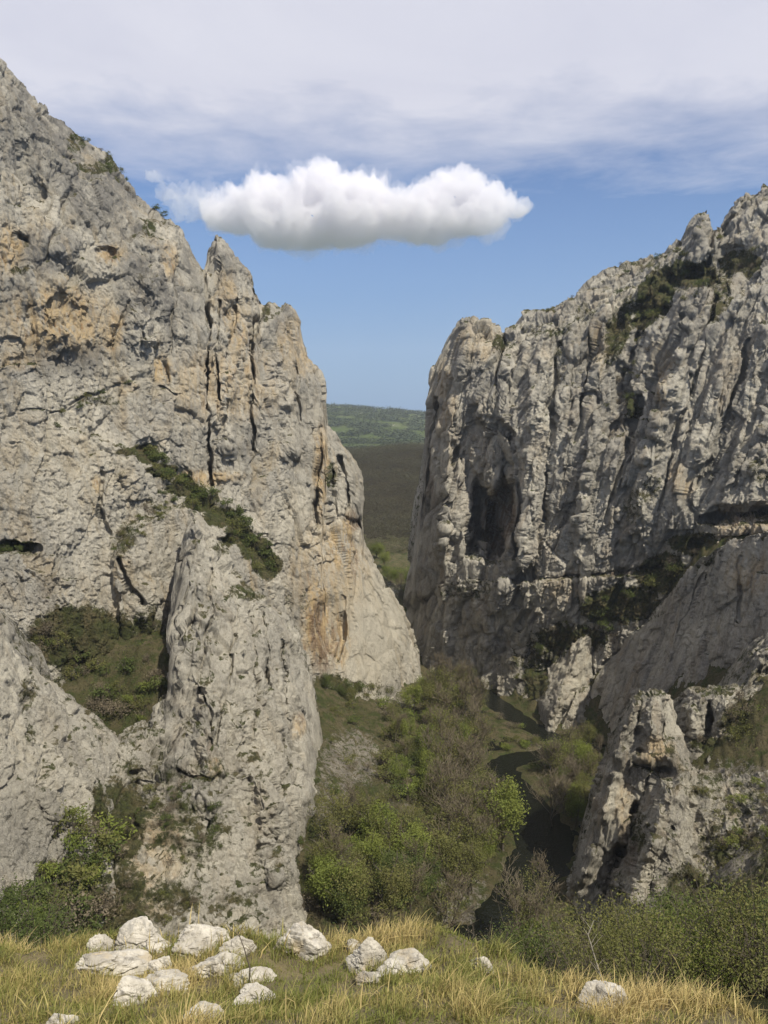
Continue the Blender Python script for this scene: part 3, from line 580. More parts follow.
def tubes(segs):
    """Tapered four-sided limbs: (p0, p1, r0, r1)."""
    p0 = np.array([s[0] for s in segs]); p1 = np.array([s[1] for s in segs]); r0 = np.array([s[2] for s in segs])[:, None]; r1 = np.array([s[3] for s in segs])[:, None]
    a = p1 - p0; a /= np.linalg.norm(a, axis=1, keepdims=True) + 1e-9
    ref = np.where(np.abs(a[:, 2:3]) > .9, np.array([[1., 0, 0]]), np.array([[0, 0, 1.]]))
    u = np.cross(a, ref); u /= np.linalg.norm(u, axis=1, keepdims=True); w = np.cross(a, u)
    ring = []
    for p, r in ((p0, r0), (p1, r1)):
        for cx, sx in ((1, 0), (0, 1), (-1, 0), (0, -1)): ring.append(p + (u * cx + w * sx) * r)
    V = np.stack(ring, 1).reshape(-1, 3); o = (np.arange(len(segs)) * 8)[:, None]
    Fq = np.concatenate([o + np.array([[i, (i + 1) % 4, 4 + (i + 1) % 4, 4 + i]]) for i in range(4)], 0)
    return V, Fq

def branch_tree(h, seed, levels=3, spread=.6, r0=.13, kids=(5, 5, 4), start=.25, up=.35, twig=.02):
    rd = random.Random(seed); trunk, twigs = [], []
    def grow(p, d, ln, r, lv):
        n = 3; pts = [p]
        for i in range(n):
            d = (d + Vector((rd.gauss(0, .13), rd.gauss(0, .13), rd.gauss(0, .08) + .06))).normalized(); q = pts[-1] + d * ln / n
            ra, rb = r * (1 - .6 * i / n), r * (1 - .6 * (i + 1) / n)
            (trunk if lv <= 1 else twigs).append((tuple(pts[-1]), tuple(q), max(ra, twig), max(rb, twig * .8))); pts.append(q)
        if lv >= levels: return
        for k in range(kids[lv]):
            t = start + (1 - start) * (k + rd.random()) / kids[lv] if lv == 0 else .25 + .75 * (k + rd.random()) / kids[lv]
            s = min(int(t * n), n - 1); q = pts[s].lerp(pts[s + 1], t * n - s)
            ang = rd.uniform(0, 2 * math.pi); out = Vector((math.cos(ang), math.sin(ang), up + rd.uniform(-.2, .4))).normalized()
            dd = (d * (1 - spread) + out * spread).normalized()
            grow(q, dd, ln * rd.uniform(.42, .62) * (1.1 - .4 * t if lv == 0 else 1), r * .5, lv + 1)
    grow(Vector((0, 0, -.3)), Vector((0, 0, 1)), h * .8, r0, 0)
    return trunk, twigs

def build(name, V, Fc, mat, tone=None, parent=None, smooth=False, **t):
    tone = np.random.default_rng(len(V)).uniform(0, 1, len(V)) if tone is None else tone
    return link(name, mesh_from(name, V, Fc, mat, smooth, {'tone': tone}), parent, **t)

PROTO = {}
HIDE = []
def proto_leafy(key, h, w, n, leaf, mat, seed, base=.22, clumps=16, name='tree', spread=.22, **kw):
    e = bpy.data.objects.new(name, None); trunk, tw = branch_tree(h * .95, seed, 2, .6, h * .018, (6, 4), .2, twig=h * .003)
    tv, tf = tubes(trunk + tw); V, Fc, tone = leaf_cloud(n, (w, h), leaf, seed, clumps, base, spread)
    PROTO[key] = (name, [('trunk', mesh_from('trunk', tv, tf, M_BARK, True, {'tone': np.full(len(tv), .4)})), ('crown', mesh_from('crown', V, Fc, mat, False, {'tone': tone}))])
    bpy.data.objects.remove(e)
def proto_bare(key, h, seed, mat=None, name='bare_tree', kids=(8, 7, 5), leafn=0, leaf=.2, lm=None):
    trunk, tw = branch_tree(h, seed, 3, .55, h * .014, kids, .18, twig=.022)
    tv, tf = tubes(trunk); cv, cf = tubes(tw)
    parts = [('trunk', mesh_from('trunk', tv, tf, M_BARK, True, {'tone': np.full(len(tv), .3)})), ('crown', mesh_from('crown', cv, cf, mat or M_BROWN, False, {'tone': np.random.default_rng(seed).uniform(0, 1, len(cv))}))]
    if leafn:
        V, Fc, tone = leaf_cloud(leafn, (h * .6, h), leaf, seed, 18, .3, .2); parts.append(('foliage', mesh_from('foliage', V, Fc, lm or M_OLIVE, False, {'tone': tone})))
    PROTO[key] = (name, parts)
def proto_shrub(key, h, w, n, leaf, mat, seed, clumps=10, name='shrub', spread=.25):
    rd = random.Random(seed); segs = []
    for k in range(9):
        a = rd.uniform(0, 6.28); t = (math.cos(a) * w * .35 * rd.random(), math.sin(a) * w * .35 * rd.random(), h * rd.uniform(.5, .9)); segs.append(((t[0] * .15, t[1] * .15, -.15), t, h * .016, h * .006))
    tv, tf = tubes(segs); V, Fc, tone = leaf_cloud(n, (w, h), leaf, seed, clumps, .12, spread)
    PROTO[key] = (name, [('stems', mesh_from('stems', tv, tf, M_BARK, True, {'tone': np.full(len(tv), .3)})), ('foliage', mesh_from('foliage', V, Fc, mat, False, {'tone': tone}))])

for i in range(3):
    proto_leafy(f'fresh{i}', 9, 6.6, 4600, .29, M_FRESH, 100 + i, .2, 20 + 5 * i, spread=.19)
    proto_leafy(f'olive{i}', 9, 6, 2800, .26, M_OLIVE, 110 + i, .22, 24, spread=.22)
    proto_leafy(f'dark{i}', 8, 6.2, 4600, .29, M_DARK, 120 + i, .15, 22, spread=.21)
    proto_bare(f'bare{i}', 9, 130 + i)
    proto_bare(f'bud{i}', 9, 140 + i, leafn=700, leaf=.26, lm=M_OLIVE)
    proto_shrub(f'sdark{i}', 2.0, 2.8, 420, .27, M_DARK, 150 + i, 9 + i)
    proto_shrub(f'solive{i}', 2.0, 2.8, 380, .26, M_OLIVE, 160 + i, 9 + i)
    proto_shrub(f'sfresh{i}', 2.0, 2.8, 420, .27, M_FRESH, 170 + i, 9 + i)
    proto_shrub(f'sbrown{i}', 1.8, 2.8, 420, .20, M_BROWN, 180 + i, 9 + i, spread=.34)

def plant(key, p, s, label, cat, group=None, rz=None, sx=1.0, tilt=0):
    name, parts = PROTO[key]
    name = 'bush' if cat == 'bush' else name
    e = bpy.data.objects.new(name, None); COL.objects.link(e); e.location = [float(c) for c in p]; e.scale = (s * sx, s * sx, s); e.empty_display_size = .3
    e.rotation_euler = (random.gauss(0, tilt), random.gauss(0, tilt), random.uniform(0, 6.28) if rz is None else rz)
    e['label'] = label; e['category'] = cat
    if group: e['group'] = group
    for pn, me in parts:
        o = bpy.data.objects.new(pn, me); COL.objects.link(o); o.parent = e
    return e

def scatter(poly, n, where, kinds, size, label, cat, group, tilt=.1, sx=(.85, 1.25)):
    """n plants of the given kinds rooted on the surface seen inside a patch."""
    xs = [p[0] for p in poly]; ys = [p[1] for p in poly]; k = 0; tries = 0
    while k < n and tries < n * 60:
        tries += 1
        x = random.uniform(min(xs), max(xs)); y = random.uniform(min(ys), max(ys))
        if not inpoly(poly, np.array([x]), np.array([y]))[0]: continue
        p = ground_hit(x, y) if where == 'G' else surf(where, x, y)
        if where == 'G':
            d, w = river_dist(np.array([p[0]]), np.array([p[1]]))
            if d[0] < w[0] + .6: continue
        kk = random.choice(kinds); s = random.uniform(*size)
        plant(f'{kk}{random.randrange(3)}', np.array(p) - np.array([0, 0, .12]), s, label, cat, group, sx=random.uniform(*sx), tilt=tilt); k += 1

# cliff ledges (scale 1 = 2 m high)
scatter([(146, 450), (160, 456), (205, 492), (250, 522), (272, 545), (276, 575), (262, 578), (225, 535), (180, 500), (150, 465)], 64, 'L0', ['sdark', 'sdark', 'solive'], (.8, 1.6), 'dark green shrub on the long diagonal ledge of the pale cliff', 'shrub', 'shrubs on the diagonal ledge')
scatter([(112, 560), (120, 530), (160, 490), (185, 505), (165, 530), (125, 565)], 24, 'L0', ['sdark', 'solive', 'sbrown'], (.4, 1.0), 'small shrub on broken rock left of the diagonal ledge', 'shrub', 'shrubs below the diagonal ledge')
scatter([(5, 625), (25, 605), (60, 640), (150, 630), (172, 600), (168, 680), (140, 715), (110, 715), (60, 680), (20, 655)], 32, 'L0', ['sdark', 'solive', 'sbrown', 'sbrown'], (.7, 1.5), 'bush in the gully behind the rounded rock apron', 'bush', 'bushes in the gully of the pale cliff')
scatter([(40, 425), (60, 405), (130, 382), (135, 392), (90, 405), (60, 430)], 12, 'L0', ['sdark', 'solive'], (.4, .8), 'tiny shrub on the upper ledge of the pale cliff', 'shrub', 'shrubs on the upper ledge')
scatter([(2, 540), (38, 542), (38, 552), (2, 552)], 8, 'L0', ['sdark'], (.5, .9), 'dark shrub on a short ledge at the edge of the view', 'shrub', 'shrubs on the short ledge')
scatter([(60, 120), (95, 145), (130, 184), (170, 214), (170, 220), (128, 192), (90, 152), (60, 126)], 14, 'L0', ['sdark', 'solive', 'sbrown'], (.5, 1.1), 'dark shrub on the skyline of the pale cliff', 'shrub', 'shrubs on the skyline of the pale cliff')
scatter([(315, 680), (340, 668), (380, 685), (425, 690), (425, 705), (330, 710)], 18, 'L0', ['sdark', 'solive'], (.6, 1.4), 'shrub at the foot of the smooth pale rock face', 'shrub', 'shrubs at the foot of the pale face')
plant('sdark0', surf('L0', 333, 478), 1.3, 'single bushy shrub growing in a crack high on the cliff edge', 'shrub')
# right cliff
scatter([(600, 290), (640, 262), (690, 252), (735, 232), (768, 262), (720, 290), (690, 300), (665, 330), (630, 400), (615, 430), (608, 410), (632, 345), (640, 310)], 45, 'R0', ['solive', 'solive', 'sbrown', 'sdark'], (.6, 1.4), 'low shrub in the grassy hollow below the grey cliff skyline', 'shrub', 'shrubs in the high hollow')
scatter([(505, 330), (560, 300), (620, 266), (670, 248), (670, 258), (610, 280), (560, 310), (510, 340)], 16, 'R0', ['solive', 'sbrown'], (.4, .8), 'little shrub on the skyline of the grey cliff', 'shrub', 'shrubs on the skyline of the grey cliff')
scatter([(575, 620), (600, 600), (640, 590), (690, 545), (702, 545), (680, 575), (640, 612), (615, 650), (600, 640), (540, 650), (545, 632)], 34, 'R0', ['sbrown', 'solive', 'sdark', 'sbrown'], (.8, 1.7), 'bush on the sloping terrace above the slanting slab', 'bush', 'bushes on the terrace of the grey cliff')
scatter([(505, 665), (540, 655), (556, 665), (535, 720), (515, 700)], 12, 'R2', ['sbrown', 'solive'], (.5, 1.0), 'shrub on the rocky spur by the river', 'shrub', 'shrubs on the spur')
scatter([(735, 700), (768, 690), (768, 740), (700, 750), (690, 740)], 16, 'R4', ['sbrown', 'solive', 'sfresh'], (.7, 1.3), 'shrub on the outcrop beside the rounded pinnacle', 'shrub', 'shrubs on the outcrop')
# valley trees (scale 1 = 9 m)
scatter([(395, 600), (420, 600), (470, 620), (495, 650), (478, 680), (440, 660), (415, 640)], 38, 'G', ['fresh', 'olive', 'dark', 'bud', 'bud'], (.8, 1.4), 'leafy tree between the two cliffs in the upper valley', 'tree', 'trees in the upper valley')
scatter([(365, 545), (385, 560), (408, 575), (412, 598), (395, 600), (375, 580)], 10, 'G', ['fresh', 'olive', 'bud'], (.8, 1.2), 'tree in the gap beyond the cliffs', 'tree', 'trees in the gap')
scatter([(430, 690), (475, 690), (495, 740), (480, 800), (500, 850), (470, 900), (430, 880), (440, 800), (425, 740)], 70, 'G', ['bare', 'bud', 'bud', 'olive'], (.8, 1.5), 'brown leafless or budding tree on the bank beside the dark river', 'tree', 'trees on the river bank')
scatter([(340, 830), (430, 840), (440, 900), (380, 930), (310, 920)], 34, 'G', ['fresh', 'dark', 'olive', 'bud'], (.8, 1.3), 'fresh green tree on the slope below the pale cliff', 'tree', 'green trees below the pale cliff')
plant('fresh1', ground_hit(503, 852), 1.75, 'rounded spring green tree at the middle of the river bend', 'tree')
plant('fresh2', ground_hit(556, 775), 1.1, 'spreading light green tree beside the far river bank', 'tree')
plant('bare1', ground_hit(553, 832), 1.5, 'tall bare brown tree beside the pool near the pinnacle', 'tree')
scatter([(555, 745), (600, 740), (600, 780), (575, 830), (560, 800)], 24, 'G', ['fresh', 'olive', 'bud', 'bare'], (.5, .95), 'small tree between the river and the pinnacle', 'tree', 'trees between river and pinnacle')
scatter([(2, 900), (40, 850), (90, 800), (112, 800), (116, 900), (90, 945), (10, 950)], 30, 'L2', ['sdark', 'sdark', 'solive', 'sbrown', 'sfresh'], (1.0, 2.4), 'dark bush at the base of the rounded rock apron', 'bush', 'bushes at the base of the apron')
scatter([(120, 790), (150, 770), (215, 765), (230, 800), (200, 880), (190, 935), (110, 935), (105, 860)], 44, 'L1', ['sdark', 'solive', 'sbrown', 'sbrown'], (.3, .9), 'small bush on the stony foot of the central buttress', 'bush', 'bushes at the foot of the buttress')
scatter([(295, 800), (318, 770), (330, 800), (320, 900), (290, 910)], 14, 'L1', ['solive', 'sdark'], (.6, 1.2), 'shrub along the sunny edge of the central buttress', 'shrub', 'shrubs along the buttress edge')


# more of the wooded valley
scatter([(315, 690), (345, 680), (360, 700), (330, 725)], 8, 'G', ['dark', 'olive'], (.45, .75), 'dark green tree at the corner under the orange stained face', 'tree', 'trees under the stained face')
scatter([(320, 740), (400, 720), (410, 790), (330, 820)], 18, 'G', ['sbrown', 'solive', 'sbrown'], (.6, 1.2), 'brown bush growing through the pale scree', 'bush', 'bushes on the scree')
scatter([(545, 770), (570, 760), (575, 800), (556, 838), (548, 815)], 12, 'G', ['bare', 'bud'], (.7, 1.2), 'bare tree on the shaded bank by the pinnacle', 'tree', 'bare trees by the pinnacle')
scatter([(480, 690), (500, 690), (520, 715), (560, 735), (600, 735), (600, 745), (540, 745), (500, 725)], 14, 'G', ['solive', 'sfresh', 'sbrown'], (.7, 1.4), 'bush lining the upper bend of the river', 'bush', 'bushes on the upper bend')
scatter([(60, 690), (150, 690), (150, 730), (110, 730)], 10, 'G', ['sbrown', 'sfresh', 'solive'], (.5, 1.1), 'low bush in the lower tip of the gully behind the apron', 'bush', 'bushes in the gully tip')
scatter([(40, 660), (165, 650), (160, 700), (130, 735), (110, 725), (60, 690)], 28, 'G', ['sdark', 'solive', 'sbrown', 'sbrown'], (.8, 1.8), 'bush on the grassy bed of the gully behind the apron', 'bush', 'bushes on the gully bed')
scatter([(480, 745), (500, 760), (490, 800), (520, 850), (500, 890), (470, 860), (470, 790)], 22, 'G', ['fresh', 'olive', 'bud'], (.6, 1.1), 'young green tree right on the edge of the river', 'tree', 'young trees at the water edge')
scatter([(425, 690), (460, 700), (470, 740), (440, 800), (400, 790), (390, 730)], 34, 'G', ['olive', 'bud', 'fresh', 'fresh'], (.6, 1.1), 'small tree on the upper part of the bank slope', 'tree', 'small trees on the bank slope')
scatter([(330, 700), (425, 700), (440, 730), (430, 800), (400, 830), (385, 790), (380, 730), (340, 725)], 24, 'G', ['sdark', 'solive', 'sbrown', 'sfresh'], (.9, 2.0), 'bush on the stony slope under the smooth pale face', 'bush', 'bushes on the stony slope')
scatter([(325, 790), (380, 800), (420, 830), (440, 900), (400, 930), (300, 930), (300, 880)], 26, 'G', ['sdark', 'solive', 'sfresh', 'sbrown'], (1.0, 2.2), 'bush among the green trees below the pale cliff', 'bush', 'bushes below the pale cliff')
scatter([(400, 600), (440, 610), (490, 640), (482, 690), (440, 690), (430, 650)], 28, 'G', ['sdark', 'solive', 'sfresh', 'sbrown'], (1.2, 2.6), 'bush on the floor of the upper valley', 'bush', 'bushes in the upper valley')
scatter([(500, 742), (560, 742), (575, 752), (540, 760), (500, 752)], 12, 'G', ['sfresh', 'solive'], (.6, 1.1), 'low green bush on the gravel spit in the river', 'bush', 'bushes on the gravel spit')
scatter([(700, 790), (768, 770), (766, 880), (720, 880)], 30, 'R3', ['sbrown', 'solive', 'sfresh'], (.4, 1.0), 'shrub on the broken rocky shoulder of the pinnacle', 'shrub', 'shrubs on the pinnacle shoulder')
scatter([(440, 890), (500, 925), (540, 900), (560, 930), (540, 960), (440, 960)], 12, 'G', ['sdark', 'solive', 'sbrown', 'bud'], (.7, 1.4), 'bush by the lowest visible bend of the river', 'bush', 'bushes by the lowest river bend')

def near_bush(key, h, w, n, leaf, mat, seed, clumps=26):
    rd = random.Random(seed); segs = []
    for k in range(34):
        a = rd.uniform(0, 6.28); q = rd.random() ** .5; t = (math.cos(a) * w * .48 * q, math.sin(a) * w * .48 * q, h * rd.uniform(.55, 1.02)); m_ = (t[0] * .55, t[1] * .55, t[2] * .45)
        segs += [((t[0] * .12, t[1] * .12, -.2), m_, .016, .011), (m_, t, .011, .004)]
        for j in range(4):
            f = rd.uniform(.2, 1); b0 = tuple(m_[i] + (t[i] - m_[i]) * f for i in range(3)); segs.append((b0, (b0[0] + rd.gauss(0, .22), b0[1] + rd.gauss(0, .22), b0[2] + rd.uniform(.05, .35)), .006, .003))
    tv, tf = tubes(segs); V, Fc, tone = leaf_cloud(n, (w, h), leaf, seed, clumps, .12, .17, .2)
    PROTO[key] = ('bush', [('stems', mesh_from('stems', tv, tf, M_BARK, True, {'tone': np.full(len(tv), .3)})), ('foliage', mesh_from('foliage', V, Fc, mat, False, {'tone': tone}))])
near_bush('nfresh', 2.0, 2.8, 5200, .058, M_FRESH, 301, 34); near_bush('nolive', 2.2, 3.2, 5200, .062, M_OLIVE, 302, 36); near_bush('ndark', 2.4, 3.4, 9000, .072, M_DARK, 303, 36); near_bush('nbrown', 1.8, 2.6, 1800, .045, M_BROWN, 304)
for key, x, y, Y, s_, lab in [
    ('nolive', 640, 1000, 12.5, .75, 'yellow green leafy bush just behind the grass edge'),
    ('nfresh', 690, 1010, 13.5, .8, 'loose yellow green bush at the right end of the grass edge'),
    ('nolive', 600, 985, 17, .9, 'twiggy olive bush behind the lone white boulder'),
    ('ndark', 680, 965, 27, 1.5, 'broad dark green bush below the pinnacle foot'),
    ('ndark', 735, 960, 24, 1.4, 'dense dark bush on the steep slope under the stony ground'),
    ('nfresh', 745, 900, 46, 2.2, 'tall fresh green bush at the right border above the dark bush'),
    ('nolive', 640, 930, 45, 2.0, 'olive bush at the very foot of the pinnacle'),
    ('nfresh', 555, 945, 40, 2.0, 'feathery light green bush beside the pinnacle and the pool'),
    ('ndark', 530, 970, 28, 1.2, 'dark bush in the dip under the river bend'),
    ('nbrown', 575, 975, 19, .9, 'dry grey twiggy bush between green bushes'),
    ('nbrown', 720, 1000, 14, .9, 'dry brown thorny bush between leafy bushes'),
    ('nolive', 765, 1000, 13, .9, 'olive bush cut by the right border'),
    ('nbrown', 480, 985, 16, .7, 'small dry bush behind the small white stone'),
    ('ndark', 20, 965, 40, 2.2, 'dark bush rising behind the grass in the left corner'),
    ('nolive', 55, 960, 44, 1.8, 'olive bush beside the dark corner bush'),
    ('ndark', 345, 960, 60, 2.6, 'big dark green bush behind the jagged white boulders'),
    ('nfresh', 395, 945, 70, 2.6, 'big light green bush behind the jagged white boulders')]:
    P = at(x, y, Y); p = np.array([P[0], P[1], float(ground_z(P[None, 0], P[None, 1])[0])])
    plant(key, p, s_, lab, 'bush')

# low undergrowth too dense to count
def undergrowth():
    r = np.random.default_rng(5); n = 26000
    Y = np.exp(r.uniform(math.log(14), math.log(460), n)); X = Y * r.uniform(-.52, .52, n)
    keep = (fbm(np.stack([X / 14, Y / 14, 0 * X], -1), 3, 61) + r.normal(0, .15, n)) > -.12
    d, w = river_dist(X, Y); keep &= d > w + .8
    X, Y = X[keep], Y[keep]; n = len(X); Z = ground_z(X, Y); size = r.uniform(.35, 1.0, n) * np.interp(Y, [14, 60, 200], [.45, .8, 1.15]); k = 9
    C = np.repeat(np.stack([X, Y, Z], -1), k, 0); S = np.repeat(size, k)[:, None]
    p = C + r.normal(size=(n * k, 3)) * S * np.array([.55, .55, .22]) + np.array([0, 0, .35]) * S
    a = r.normal(size=(n * k, 3)); a /= np.linalg.norm(a, axis=1, keepdims=True); b = np.cross(a, r.normal(size=(n * k, 3))); b /= np.linalg.norm(b, axis=1, keepdims=True)
    l = S * r.uniform(.22, .5, (n * k, 1)); V = np.stack([p - a * l * .5, p + b * l * .25, p + a * l * .5, p - b * l * .25], 1).reshape(-1, 3)
    return V, np.repeat(np.clip(np.repeat(r.uniform(0, 1, n), k) + r.normal(0, .12, n * k), 0, 1), 4)
M_UNDER = leaf_material('undergrowth_leaves', [(.14, .115, .066), (.12, .112, .045), (.085, .10, .028), (.13, .15, .04)])
V, tone = undergrowth()
link('undergrowth', mesh_from('undergrowth', V, np.arange(len(V)).reshape(-1, 4), M_UNDER, False, {'tone': tone}), kind='stuff', label='low scrub and dry herbs covering the gorge slopes', cat='undergrowth')

# woods on the far hills
def woods(n, y0, y1, u, thin, sz, leaf, k, seed):
    r = np.random.default_rng(seed); Y = np.sqrt(r.uniform(y0 * y0, y1 * y1, n)); X = Y * r.uniform(u[0], u[1], n)
    keep = fbm(np.stack([X / (y0 * .07), Y / (y0 * .07), 0 * X], -1), 4, seed) > thin; X, Y = X[keep], Y[keep]; n = len(X); Z = hill_z(X, Y)
    s = r.uniform(.6, 1.3, n) * sz; C = np.repeat(np.stack([X, Y, Z + s * .55], -1), k, 0); S = np.repeat(s, k)[:, None]
    d = r.normal(size=(n * k, 3)); p = C + d * S * np.array([.45, .45, .26])
    a = r.normal(size=(n * k, 3)); a /= np.linalg.norm(a, axis=1, keepdims=True); b = np.cross(a, r.normal(size=(n * k, 3))); b /= np.linalg.norm(b, axis=1, keepdims=True)
    a[:, 2] *= .3; b[:, 2] *= .3
    l = S * leaf * r.uniform(.6, 1.4, (n * k, 1)); V = np.stack([p - a * l, p + b * l * .6, p + a * l, p - b * l * .6], 1).reshape(-1, 3)
    return V, np.repeat(np.clip(np.repeat(r.uniform(.2, .8, n), k) + r.normal(0, .1, n * k), 0, 1), 4)
M_WOOD = leaf_material('bare_woodland', [(.036, .032, .018), (.046, .038, .021), (.054, .048, .024), (.050, .058, .02)], trans=0)
V, tone = woods(6000, 470, 1030, (-.075, .075), -9, 7, .055, 60, 71)
link('woodland', mesh_from('woodland', V, np.arange(len(V)).reshape(-1, 4), M_WOOD, False, {'tone': tone}), kind='stuff', label='brown leafless woodland covering the nearer hill in the gap', cat='woodland')
M_FARW = leaf_material('far_woodland', [(.03, .042, .016), (.045, .06, .02), (.06, .075, .026)], trans=0)
V, tone = woods(16000, 1300, 3100, (-.08, .08), .05, 9, .3, 10, 73)
link('woodland', mesh_from('woodland', V, np.arange(len(V)).reshape(-1, 4), M_FARW, False, {'tone': tone}), kind='stuff', label='scattered dark trees over the green far hill', cat='woodland')

# ------------------------------------------------------------------ the grassy ledge the picture is taken from
def ledge_z(x, y):
    x = np.asarray(x, float); y = np.asarray(y, float)
    ye = np.interp(x, [-6, -2.0, -1.6, -.3, .4, .8, 1.2, 2.2, 6], [4.55, 4.6, 4.9, 4.9, 4.65, 4.2, 3.9, 3.72, 3.65]) + .14 * np.sin(x * 2.1) + .42 * fbm(np.stack([x / .9, 0 * x, 0 * x + 3], -1), 3, 23)
    z = -1.6 - .364 * np.minimum(y, ye) - .25 * np.maximum(y - ye, 0) - .9 * np.maximum(y - ye - .25, 0)
    q = np.stack([x / .8, y / .8, 0 * x], -1)
    return z + fbm(q, 3, 21) * .13 + .05 * np.sin(x * 1.7 + 1)
m_l, nt, nodes, links, bs = new_mat('ledge_soil')
iso = scaled(nt, 1, 1, 1); c = mix(nt, mapr(nt, noise(nt, iso, 4, 6, .6), .4, .6), (.085, .068, .036), (.15, .12, .06)); links.new(c, bs.inputs['Base Color']); bs.inputs['Roughness'].default_value = 1
links.new(bump(nt, noise(nt, iso, 25, 6, .7), .7, .03), bs.inputs['Normal'])
xs, ys = np.meshgrid(np.linspace(-14, 14, 220), np.linspace(-12, 11, 200))
link('ledge_ground', mesh_from('ledge_ground', np.stack([xs, ys, ledge_z(xs, ys)], -1).reshape(-1, 3), grid_faces(200, 220)[:, ::-1], m_l), kind='structure', label='grassy ledge at the brink of the gorge', cat='ground')

def grass(n, xr, yr, seed, hmin, hmax, wid, dens):
    r = np.random.default_rng(seed); x = r.uniform(*xr, n); y = r.uniform(*yr, n)
    tuft = fbm(np.stack([x / .28, y / .28, 0 * x], -1), 3, seed); big = fbm(np.stack([x / .9, y / .9, 0 * x + 5], -1), 2, seed + 4)
    keep = tuft + r.normal(0, .2, n) > dens; x, y, tuft, big = x[keep], y[keep], tuft[keep], big[keep]; n = len(x)
    h = r.uniform(hmin, hmax, n) * np.clip(.62 + 1.5 * tuft + .9 * big, .3, 1.9); ang = r.uniform(0, 6.283, n); lean = np.abs(r.normal(.45, .28, n))
    d = np.stack([np.cos(ang), np.sin(ang), 0 * x], -1); d[:, 0] += .35; sd = np.stack([-np.sin(ang), np.cos(ang), 0 * x], -1); fa = r.uniform(0, 6.283, n); sd = np.stack([np.cos(fa), np.sin(fa), 0 * x], -1)
    b = np.stack([x, y, ledge_z(x, y) - .01], -1); V = []
    for t, ww in ((0, 1), (.4, .85), (.75, .55), (1, .08)):
        p = b + d * (h * lean * t * t)[:, None]; p[:, 2] += h * (t - .35 * lean * t * t); o = sd * (wid * ww * r.uniform(.7, 1.3, n))[:, None]; V += [p - o, p + o]
    V = np.stack(V, 1).reshape(-1, 3); o = (np.arange(n) * 8)[:, None, None]; Fc = (o + np.array([[0, 1, 3, 2], [2, 3, 5, 4], [4, 5, 7, 6]])[None]).reshape(-1, 4)
    tone = np.clip(.33 + 1.9 * big + r.normal(0, .22, n) + .5 * tuft, 0, 1)
    return V, Fc, np.repeat(tone, 8)
M_GRASS = leaf_material('meadow_grass', [(.11, .14, .03), (.17, .19, .048), (.27, .25, .085), (.42, .34, .14), (.60, .47, .23)], .6, .3)
V, Fc, tone = grass(170000, (-4.2, 4.2), (2.6, 5.9), 33, .05, .15, .0022, -.1)
V2, F2, t2 = grass(90000, (-4.2, 4.2), (2.6, 5.9), 35, .03, .08, .0030, -.9)
V3, F3, t3 = grass(26000, (-12, 12), (-3, 6), 36, .08, .2, .004, -.2)
V3o = len(V) + len(V2)
link('grass', mesh_from('grass', np.concatenate([V, V2, V3]), np.concatenate([Fc, F2 + len(V), F3 + V3o]), M_GRASS, False, {'tone': np.concatenate([tone, t2 * .7, t3])}), kind='stuff', label='tufted straw coloured and green grass on the ledge', cat='grass')

def ico(sub):
    import bmesh
    bm = bmesh.new(); bmesh.ops.create_icosphere(bm, subdivisions=sub, radius=1); V = np.array([v.co[:] for v in bm.verts]); Fc = np.array([[v.index for v in f.verts] for f in bm.faces]); bm.free(); return V, Fc
IV, IF = ico(5)
m_b, nt, nodes, links, bs = new_mat('white_limestone')
pos = N(nt, 'ShaderNodeNewGeometry').outputs['Position']
c = mix(nt, mapr(nt, noise(nt, pos, 6, 6, .6), .42, .6), (.46, .43, .37), (.30, .275, .23)); c = mix(nt, mapr(nt, noise(nt, pos, 14, 7, .7), .53, .66), c, (.17, .155, .13)); c = mix(nt, mapr(nt, noise(nt, pos, 3, 5, .6), .58, .68), c, (.40, .33, .22))
links.new(c, bs.inputs['Base Color']); bs.inputs['Roughness'].default_value = .9
links.new(bump(nt, noise(nt, pos, 45, 8, .7), .6, .02), bs.inputs['Normal'])
